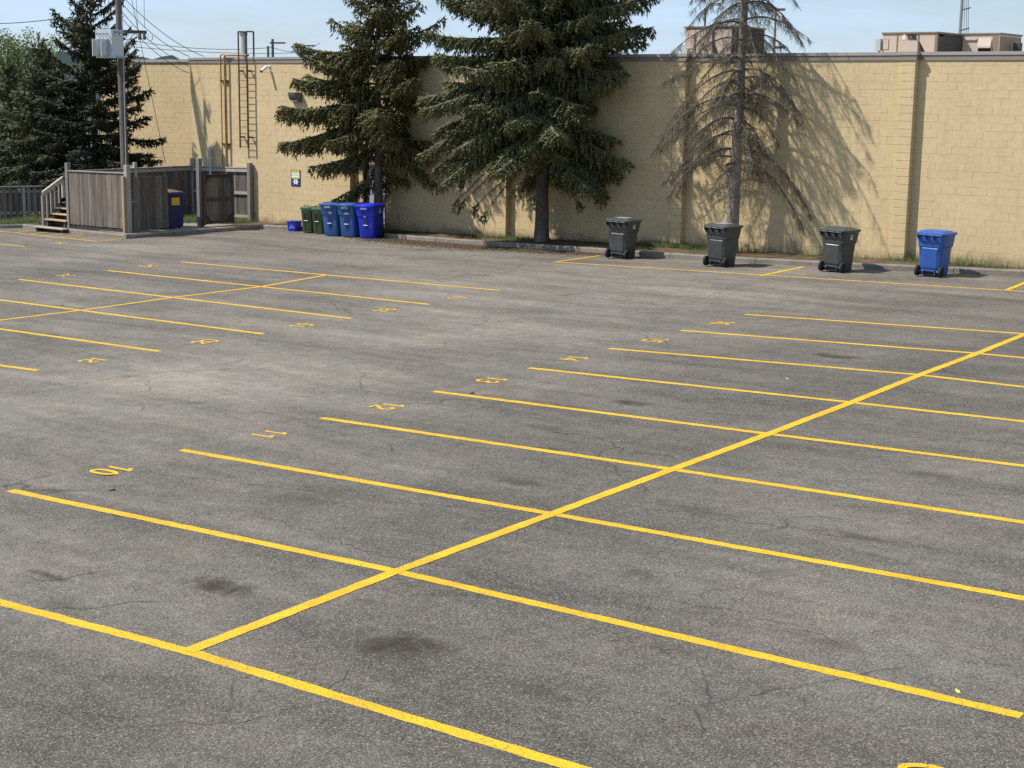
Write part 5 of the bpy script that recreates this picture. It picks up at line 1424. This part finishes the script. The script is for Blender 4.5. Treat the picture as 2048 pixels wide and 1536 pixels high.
spruce(bB, 14.0, .205, [(1.5, 2.2), (2.4, 2.8), (3.5, 3.0), (5.0, 3.2), (7.5, 3.1), (10, 2.2), (12.5, 1.0), (14, .2)], 2.15, 'large bluish green spruce at the middle of the wall with bare lower boughs', 'needles_b',
       step=.325, per=7, hang=.66, seedn=23, bare_below=2.8, fill=.95, dense=1.1, sprig=.145, curtain=.5, ragged=.22, extra=exB, bare_side=lambda az: toward(az, RIGHT) < .3, keep=lambda az, z, R: not (z < 2.6 and math.cos(az - CAMW) > .55) and not (z < 2.9 and toward(az, LEFT) > .45), twigs=5)
# dark spruce behind the pole
bD = PD(196, 440, 60.2); bD = Vector((bD.x, bD.y, gz(bD.x, bD.y)))
spruce(bD, 8.9, .16, [(.5, 2.5), (2.0, 2.75), (4.0, 2.5), (5.5, 1.9), (7.0, 1.35), (8.2, .75), (8.9, .2)], .6, 'tall dark spruce behind the utility pole with brown cones at its top', 'needles_d',
       step=.40, per=6, ywall=False, cones=3.5, hang=.15, seedn=37, fill=.95, sprig=.17, dense=1.0, up_top=.75, curtain=.2, ragged=.3)
# front left spruce
bE = PD(92, 430, 60.9); bE = Vector((bE.x, bE.y, gz(bE.x, bE.y)))
spruce(bE, 7.0, .12, [(.4, 2.1), (1.5, 2.35), (3.0, 1.95), (4.5, 1.3), (6.0, .55), (7.0, .12)], 1.0, 'smaller green spruce left of the dark one, behind the low fence', 'needles_e', step=.32, per=6, ywall=False, cones=3.0, hang=.4, seedn=41, fill=.92, sprig=.15)
# thin one at far left
bF = PD(28, 430, 65); bF = Vector((bF.x, bF.y, gz(bF.x, bF.y)))
spruce(bF, 6.3, .09, [(.5, 1.5), (2.0, 1.3), (4.0, .85), (5.5, .4), (6.3, .1)], .8, 'thin sparse spruce at the far left edge of the lot', 'needles_e', step=.42, per=5, ywall=False, hang=.5, seedn=53, fill=.85, sprig=.17)


# dead spruce
def dead_spruce(base, H, r0, lean, label):
    global rng
    rng = np.random.default_rng(77); random.seed(77)
    root = empty('dead_spruce', base, label, 'tree', 'spruce trees')
    tm = trunk_mesh(H, r0, lean, 14, 40, 1.2); tm.build('trunk', MT['bark_dead'], root, smooth=True)
    br = MB(); TP, TD, TL, TR = [], [], [], []
    prof = [(1.6, 2.2), (2.5, 2.35), (3.5, 2.35), (5.0, 2.2), (6.5, 2.1), (8, 1.7), (10, .9), (12, .2)]; zp, rp = zip(*prof); z = 2.55
    while z < H - .4:
        n = 5; a0 = rng.uniform(0, 6.28)
        for k in range(n):
            az = a0 + 2 * math.pi * (k + rng.uniform(-.3, .3)) / n; zz = z + rng.uniform(-.10, .10); R = np.interp(zz, zp, rp) * rng.uniform(.78, 1.14)
            if math.sin(az) > .05 and base[2] + zz < ROOF + .2: R = min(R, max(.15, (WALLY - .12 - base[1]) / math.sin(az)))
            P = branch_path(zz, az, R, rng.uniform(.10, .40), rng.uniform(.55, 1.15), rng.uniform(.0, .22), wob=.16) + np.array([lean[0] * zz, lean[1] * zz, 0])
            rb = .012 + .009 * R; br.tube([tuple(p) for p in P], [max(.005, rb * (1 - .8 * i / 8)) for i in range(9)], 5, False)
            ns = max(4, int(R / (.048 + .003 * zz))); ts = rng.uniform(.10, 1.0, ns); B, T = interp_path(P, ts)
            for sg_ in (-1, 1):
                lat = unit(np.cross(T, np.array([0, 0, 1.0]))) * sg_; sl_ = (.14 + .26 * R * (1 - ts) ** .6) * rng.uniform(.5, 1.2, ns)
                sv = unit(lat * rng.uniform(.3, .9, (ns, 1)) + T * rng.uniform(.3, .8, (ns, 1)) + np.array([0, 0, -1.0]) * rng.uniform(.15, .95, (ns, 1)))
                TP.append(B); TD.append(sv); TL.append(sl_); TR.append(np.full(ns, .006))
                kk = 6
                for j in range(kk):
                    u_ = rng.uniform(.1, 1.0, ns); PP = B + sv * (sl_ * u_)[:, None]
                    TP.append(PP); TD.append(unit(sv * .5 + rng.normal(0, .55, (ns, 3)) + np.array([0, 0, -.55]))); TL.append(rng.uniform(.06, .24, ns)); TR.append(np.full(ns, .0048))
        z += rng.uniform(.31, .46)
    tag(br.build('branches', MT['bough_dead'], root, smooth=True), kind='stuff')
    V_, F_ = sticks(np.concatenate(TP), np.concatenate(TD), np.concatenate(TL), np.concatenate(TR)); mkobj('twigs', fast_mesh('twigs', V_, F_), MT['twig_grey'], root)
    return root


bC = wbase(1463, 478, 37.15)
dead_spruce(bC, 12.5, .185, (.018, 0), 'bare grey dead spruce standing before the wall behind the middle grey cart')


# deciduous trees at the far left
def leafy(base, H, R, label, seedn, n=9000):
    global rng
    rng = np.random.default_rng(seedn); random.seed(seedn)
    root = empty('leafy_tree', base, label, 'tree', 'leafy trees beyond the fence'); br = MB(); br.tube([(0, 0, 0), (.1, 0, H * .35), (.0, .1, H * .7)], [.22, .16, .06], 8)
    LP = []
    for k in range(46):
        az = rng.uniform(0, 6.28); z0 = H * rng.uniform(.22, .72); Ln = R * rng.uniform(.55, 1.0); e = rng.uniform(.3, 1.1); rr = np.linspace(0, 1, 6)
        P = np.stack([Ln * rr * math.cos(az), Ln * rr * math.sin(az), z0 + Ln * e * rr ** 1.1 * .7], 1) + np.cumsum(rng.normal(0, .05, (6, 3)), 0); br.tube([tuple(p) for p in P], [.05, .04, .03, .022, .015, .008], 5, False)
        m_ = n // 46; tt = rng.uniform(.3, 1.0, m_) ** .8; B, T = interp_path(P, tt); LP.append(B + rng.normal(0, .30, (m_, 3)) * np.array([1, 1, .8]))
    br.build('trunk', MT['bark'], root, smooth=True); P = np.concatenate(LP); m_ = len(P); D = unit(rng.normal(0, 1, (m_, 3))); N = unit(rng.normal(0, 1, (m_, 3)) + np.array([0, 0, 1.0]))
    V_, F_ = leaves(P, D, N, rng.uniform(.10, .19, m_), rng.uniform(.07, .12, m_)); mkobj('crown', fast_mesh('crown', V_, F_), MT['leaf'], root); return root


b1 = PD(48, 430, 84); leafy(Vector((b1.x, b1.y, gz(b1.x, 50))), 9.6, 2.9, 'fresh green leafy tree rising behind the spruces at upper left', 5, 11000)
b2 = PD(-25, 430, 88); leafy(Vector((b2.x, b2.y, gz(b2.x, 50))), 9.9, 3.2, 'fresh green leafy tree cut by the left edge of the picture', 6, 9000)

# ------------------------------------------------------------------ background at the left
bb = PD(25, 330, 105); gb = gz(-70, 60)
fb = empty('pale_building', (bb.x, bb.y, gb), 'pale grey building glimpsed between the spruces at the far left', 'building', None, math.atan2(RT[1], RT[0]))
zt_ = PD(25, 150, 105).z - gb
m = MB(); m.box((-1.5, 5, zt_ / 2), (7.4, 10, zt_)); m.build('wall', MT['far_wall'], fb)
m = MB(); m.prism([(-5.4, -.3, zt_ + .0), (2.4, -.3, zt_), (-1.5, -.3, zt_ + 1.2)], (0, 0, 0), (0, 10.6, 0)); m.build('roof', MT['far_roof'], fb)
for x in (-4.2, -1.6, .9):
    for z in (zt_ * .32, zt_ * .72):
        m = MB(); m.box((x, -.02, z), (1.2, .06, 1.1)); wn = m.build('window', MT['far_roof'], fb); m = MB(); m.box((x, -.055, z), (1.05, .03, .95)); m.build('pane', MT['glass'], wn)
# wooded ridge on the horizon
def ridge():
    xs_ = np.linspace(-1, 1, 160); V_, F_ = [], []
    r = np.random.default_rng(3)
    for i, t_ in enumerate(xs_):
        u = 1024 + t_ * 1600; d = ray(u, 300) * 900; hh = PD(u, (117 if u < 390 else 128) + 2 * math.sin(t_ * 37) - 12 * math.exp(-((u - 110) / 90.0) ** 2), 900).z + r.uniform(-2.2, 2.2)
        V_ += [(d[0] * .93, d[1] * .93, -8), (d[0], d[1], hh), (d[0] * 1.35, d[1] * 1.35, -10)]
    for i in range(159): F_ += [(3 * i, 3 * i + 3, 3 * i + 4, 3 * i + 1), (3 * i + 1, 3 * i + 4, 3 * i + 5, 3 * i + 2)]
    tag(mkobj('hill', fast_mesh('hill', np.array(V_), np.array(F_)), MT['hill']), kind='structure')


ridge()


def car(loc, rz, paint, label):
    root = empty('parked_car', loc, label, 'car', 'cars parked beyond the fence', rz)
    prof = [(-2.2, .35), (-2.25, .62), (-2.1, .84), (-1.2, .93), (-.55, 1.40), (.75, 1.45), (1.55, .98), (2.15, .88), (2.22, .55), (2.15, .33)]
    def sec(w, inset): return [(x, y, z) for x, z in prof for y in (0,)]
    m = MB()
    for (a, b) in ((-.88, .88),):
        rings = [[(x, -.80 if z < 1.0 else -.62, z) for x, z in prof], [(x, -.88 if z < 1.0 else -.66, z) for x, z in prof], [(x, .88 if z < 1.0 else .66, z) for x, z in prof], [(x, .80 if z < 1.0 else .62, z) for x, z in prof]]
    m.loft(rings); m.build('body', paint, root, bevel=.03)
    m = MB(); m.add([(.80, -.60, 1.42), (.80, .60, 1.42), (1.52, .70, 1.0), (1.52, -.70, 1.0)], [(0, 1, 2, 3)]); m.v = [(x + .02, y, z + .02) for x, y, z in m.v]; m.build('windscreen', MT['glass'], root)
    m = MB(); m.add([(-.58, -.60, 1.39), (-.58, .60, 1.39), (-1.17, .70, .96), (-1.17, -.70, .96)], [(0, 1, 2, 3)]); m.v = [(x - .02, y, z + .02) for x, y, z in m.v]; m.build('rear_window', MT['glass'], root)
    for s in (-1, 1):
        m = MB(); m.add([(-1.0, s * .80, 1.0), (1.38, s * .80, 1.03), (.70, s * .685, 1.38), (-.52, s * .685, 1.34)], [(0, 1, 2, 3)]); m.v = [(x, y + s * .02, z) for x, y, z in m.v]; m.build('side_window', MT['glass'], root)
        for x in (-1.35, 1.38):
            m = MB(); m.tube([(x, s * .72, .33), (x, s * .90, .33)], .33, 18); wl = m.build('wheel', MT['rubber'], root, smooth=True); m = MB(); m.tube([(x, s * .90, .33), (x, s * .915, .33)], .2, 14); m.build('rim', MT['steel'], wl)
        m = MB(); m.box((2.17, s * .66, .72), (.1, .34, .14)); m.build('headlight', MT['lamp_clear'], root); m = MB(); m.box((-2.2, s * .68, .76), (.1, .26, .2)); m.build('tail_light', MT['lamp_red'], root)
    return root


def cloc(u, v, d): p = PD(u, v, d); return Vector((p.x, p.y, p.z))
car(cloc(2, 384, 66), math.atan2(RT[1], RT[0]) + .25, MT['car_grey'], 'silver grey car parked beyond the low fence at the left edge')
car(cloc(-2, 356, 78), math.atan2(RT[1], RT[0]) + .3, MT['car_white'], 'white car parked behind the silver car at the left edge')
car(cloc(40, 318, 92), math.atan2(RT[1], RT[0]) - .2, MT['car_red'], 'red car glimpsed through the thin spruce at the left')
slab('far_lot', [(-64.5, 39), (-64.5, 20), (-100, 20), (-100, 80), (-64.5, 80)], .02, MT['slab'])

# ------------------------------------------------------------------ ground cover
rng = np.random.default_rng(99)


def blades(name, label, spots, h=(.06, .18)):
    P, D, Ln = [], [], []
    for (x, y, sx, sy, n, k, z) in spots:
        q = np.stack([x + rng.normal(0, sx, n), y + rng.normal(0, sy, n)], 1)
        q = q[(q[:, 1] < WALLY - .01)] if y < WALLY else q
        P.append(np.column_stack([q, GA * q[:, 0] + GB * q[:, 1] + z])); d = rng.normal(0, .38, (len(q), 3)); d[:, 2] = 1; D.append(d); Ln.append(rng.uniform(*h, len(q)) * k)
    P, D, Ln = np.concatenate(P), np.concatenate(D), np.concatenate(Ln)
    V_, F_ = sticks(P, D, Ln, np.full(len(P), .0075)); return tag(mkobj(name, fast_mesh(name, V_, F_), MT['grass']), label, 'grass', kind='stuff')


def on_strip(u, v, off=.0): p = G(u, v, .11); return p.x, min(max(p.y, 36.4), WALLY - .06)


sp_ = []
for u, v, sx, n, k in ((960, 474, .5, 260, 1.0), (1030, 478, .5, 420, 1.2), (1060, 482, .4, 260, .8), (1290, 492, .5, 500, 1.2), (1330, 493, .5, 900, 1.3), (1370, 496, .4, 600, 1.2), (1400, 499, .3, 250, .8), (1490, 502, .3, 160, 1.2), (1505, 506, .15, 90, 1.2), (1800, 520, .25, 260, 1.6), (1812, 521, .3, 420, 1.3), (1830, 523, .3, 320, .9), (1900, 530, .2, 120, 1.8), (1930, 532, .35, 200, 2.2), (1945, 533, .12, 60, 2.4), (1985, 536, .2, 110, 1.9), (2012, 538, .2, 60, 2.0), (1620, 507, .6, 160, 1.0), (1740, 517, .5, 140, 1.2), (1250, 486, .4, 120, .9), (1160, 482, .8, 150, .7), (786, 465, .15, 120, 1.5)):
    x, y = on_strip(u, v); sp_.append((x, y, sx, .16, int(n * (.45 if u > 1480 else .8)), k, .10))
blades('strip_grass', 'green weeds and grass tufts along the foot of the wall', sp_)
sp_ = []
for u, v, sx, n, k in ((380, 445, .5, 900, 1.6), (390, 440, .5, 600, 1.6), (440, 446, .5, 500, 1.0), (480, 444, .5, 800, 1.1), (500, 442, .3, 500, 1.2), (30, 446, .5, 400, 1.2), (60, 443, .5, 900, 1.6), (75, 443, .4, 800, 1.5), (10, 447, .5, 300, 1.0), (100, 446, .4, 500, 1.3), (150, 455, .3, 160, .7)):
    p = G(u, v, .12); sp_.append((p.x, p.y, sx * .7, sx * .6, n, k, .11))
blades('enclosure_grass', 'rough grass and dandelions inside the enclosure and by the low fence', sp_, (.07, .22))
n = 60; pc = G(58, 441, .12); q = np.column_stack([pc.x + rng.normal(0, .7, n), pc.y + rng.normal(0, .35, n)]); P = np.column_stack([q, GA * q[:, 0] + GB * q[:, 1] + .11 + rng.uniform(.18, .32, n)]); D = rng.normal(0, .3, (n, 3)); D[:, 2] = 1
V_, F_ = spindles(P, D, np.full(n, .035), np.full(n, .07), .8); tag(mkobj('dandelion_heads', fast_mesh('dandelion_heads', V_, F_), MT['petal']), 'yellow dandelion heads among the grass by the low fence', 'flowers', kind='stuff')
# fallen needles along the kerb
n = 26000; t_ = rng.beta(1.1, 1.0, n); x = -37.5 + t_ * 12.5; ky = np.interp(x, [p.x for p in allk], [p.y for p in allk]); off = np.abs(rng.normal(0, .42, n)) * np.interp(x, [-37.5, -35, -31, -27, -25], [.6, 1.3, 1.5, .9, .3])
y = ky - off; P = np.column_stack([x, y, GA * x + GB * y + .004]); a = rng.uniform(0, 6.28, n); D = np.column_stack([np.cos(a), np.sin(a), rng.uniform(0, .25, n)])
V_, F_ = sticks(P, D, rng.uniform(.03, .08, n), np.full(n, .006)); tag(mkobj('needle_litter', fast_mesh('needle_litter', V_, F_), MT['litter']), 'brown fallen spruce needles spread along the kerb', 'litter', kind='stuff')
# loose grit and scraps
n = 2600; uu = rng.uniform(-50, 2100, n); vv = rng.uniform(520, 1536, n); P = np.array([tuple(G(a_, b_)) for a_, b_ in zip(uu, vv)]); P[:, 2] += .001
V_, F_ = spindles(P, np.column_stack([rng.normal(0, 1, (n, 2)), rng.uniform(0, .2, n)]), rng.uniform(.006, .02, n), rng.uniform(.006, .014, n), .5); tag(mkobj('grit', fast_mesh('grit', V_, F_), MT['slab']), 'loose grit scattered over the asphalt', 'grit', kind='stuff')


def scrap(name, label, u, v, s, mat, cat='litter'):
    p = G(u, v); m = MB(); m.add([(-s, -s * .35, .004), (s * .2, -s * .5, .012), (s, -.1 * s, .006), (s * .6, s * .4, .02), (-s * .5, s * .5, .005)], [(0, 1, 3, 4), (1, 2, 3)])
    o = m.build(name, mat, None, p, rz=random.uniform(0, 3)); tag(o, label, cat)
    o.modifiers.new('thick', 'SOLIDIFY').thickness = .003; return o


scrap('paper_scrap', 'small pale blue scrap of paper on the asphalt in stall fourteen', 1574, 758, .055, MT['label_grey'])
scrap('fallen_leaf', 'small yellow leaf lying on the asphalt near the lower right line', 1915, 1384, .03, MT['sign_yellow'], 'leaf')
scrap('dark_scrap', 'small dark scrap beside the line end of stall thirteen', 944, 787, .05, MT['cart_black'])
scrap('dark_scrap', 'small dark twig scrap near the painted number ten', 224, 981, .04, MT['cart_black'])
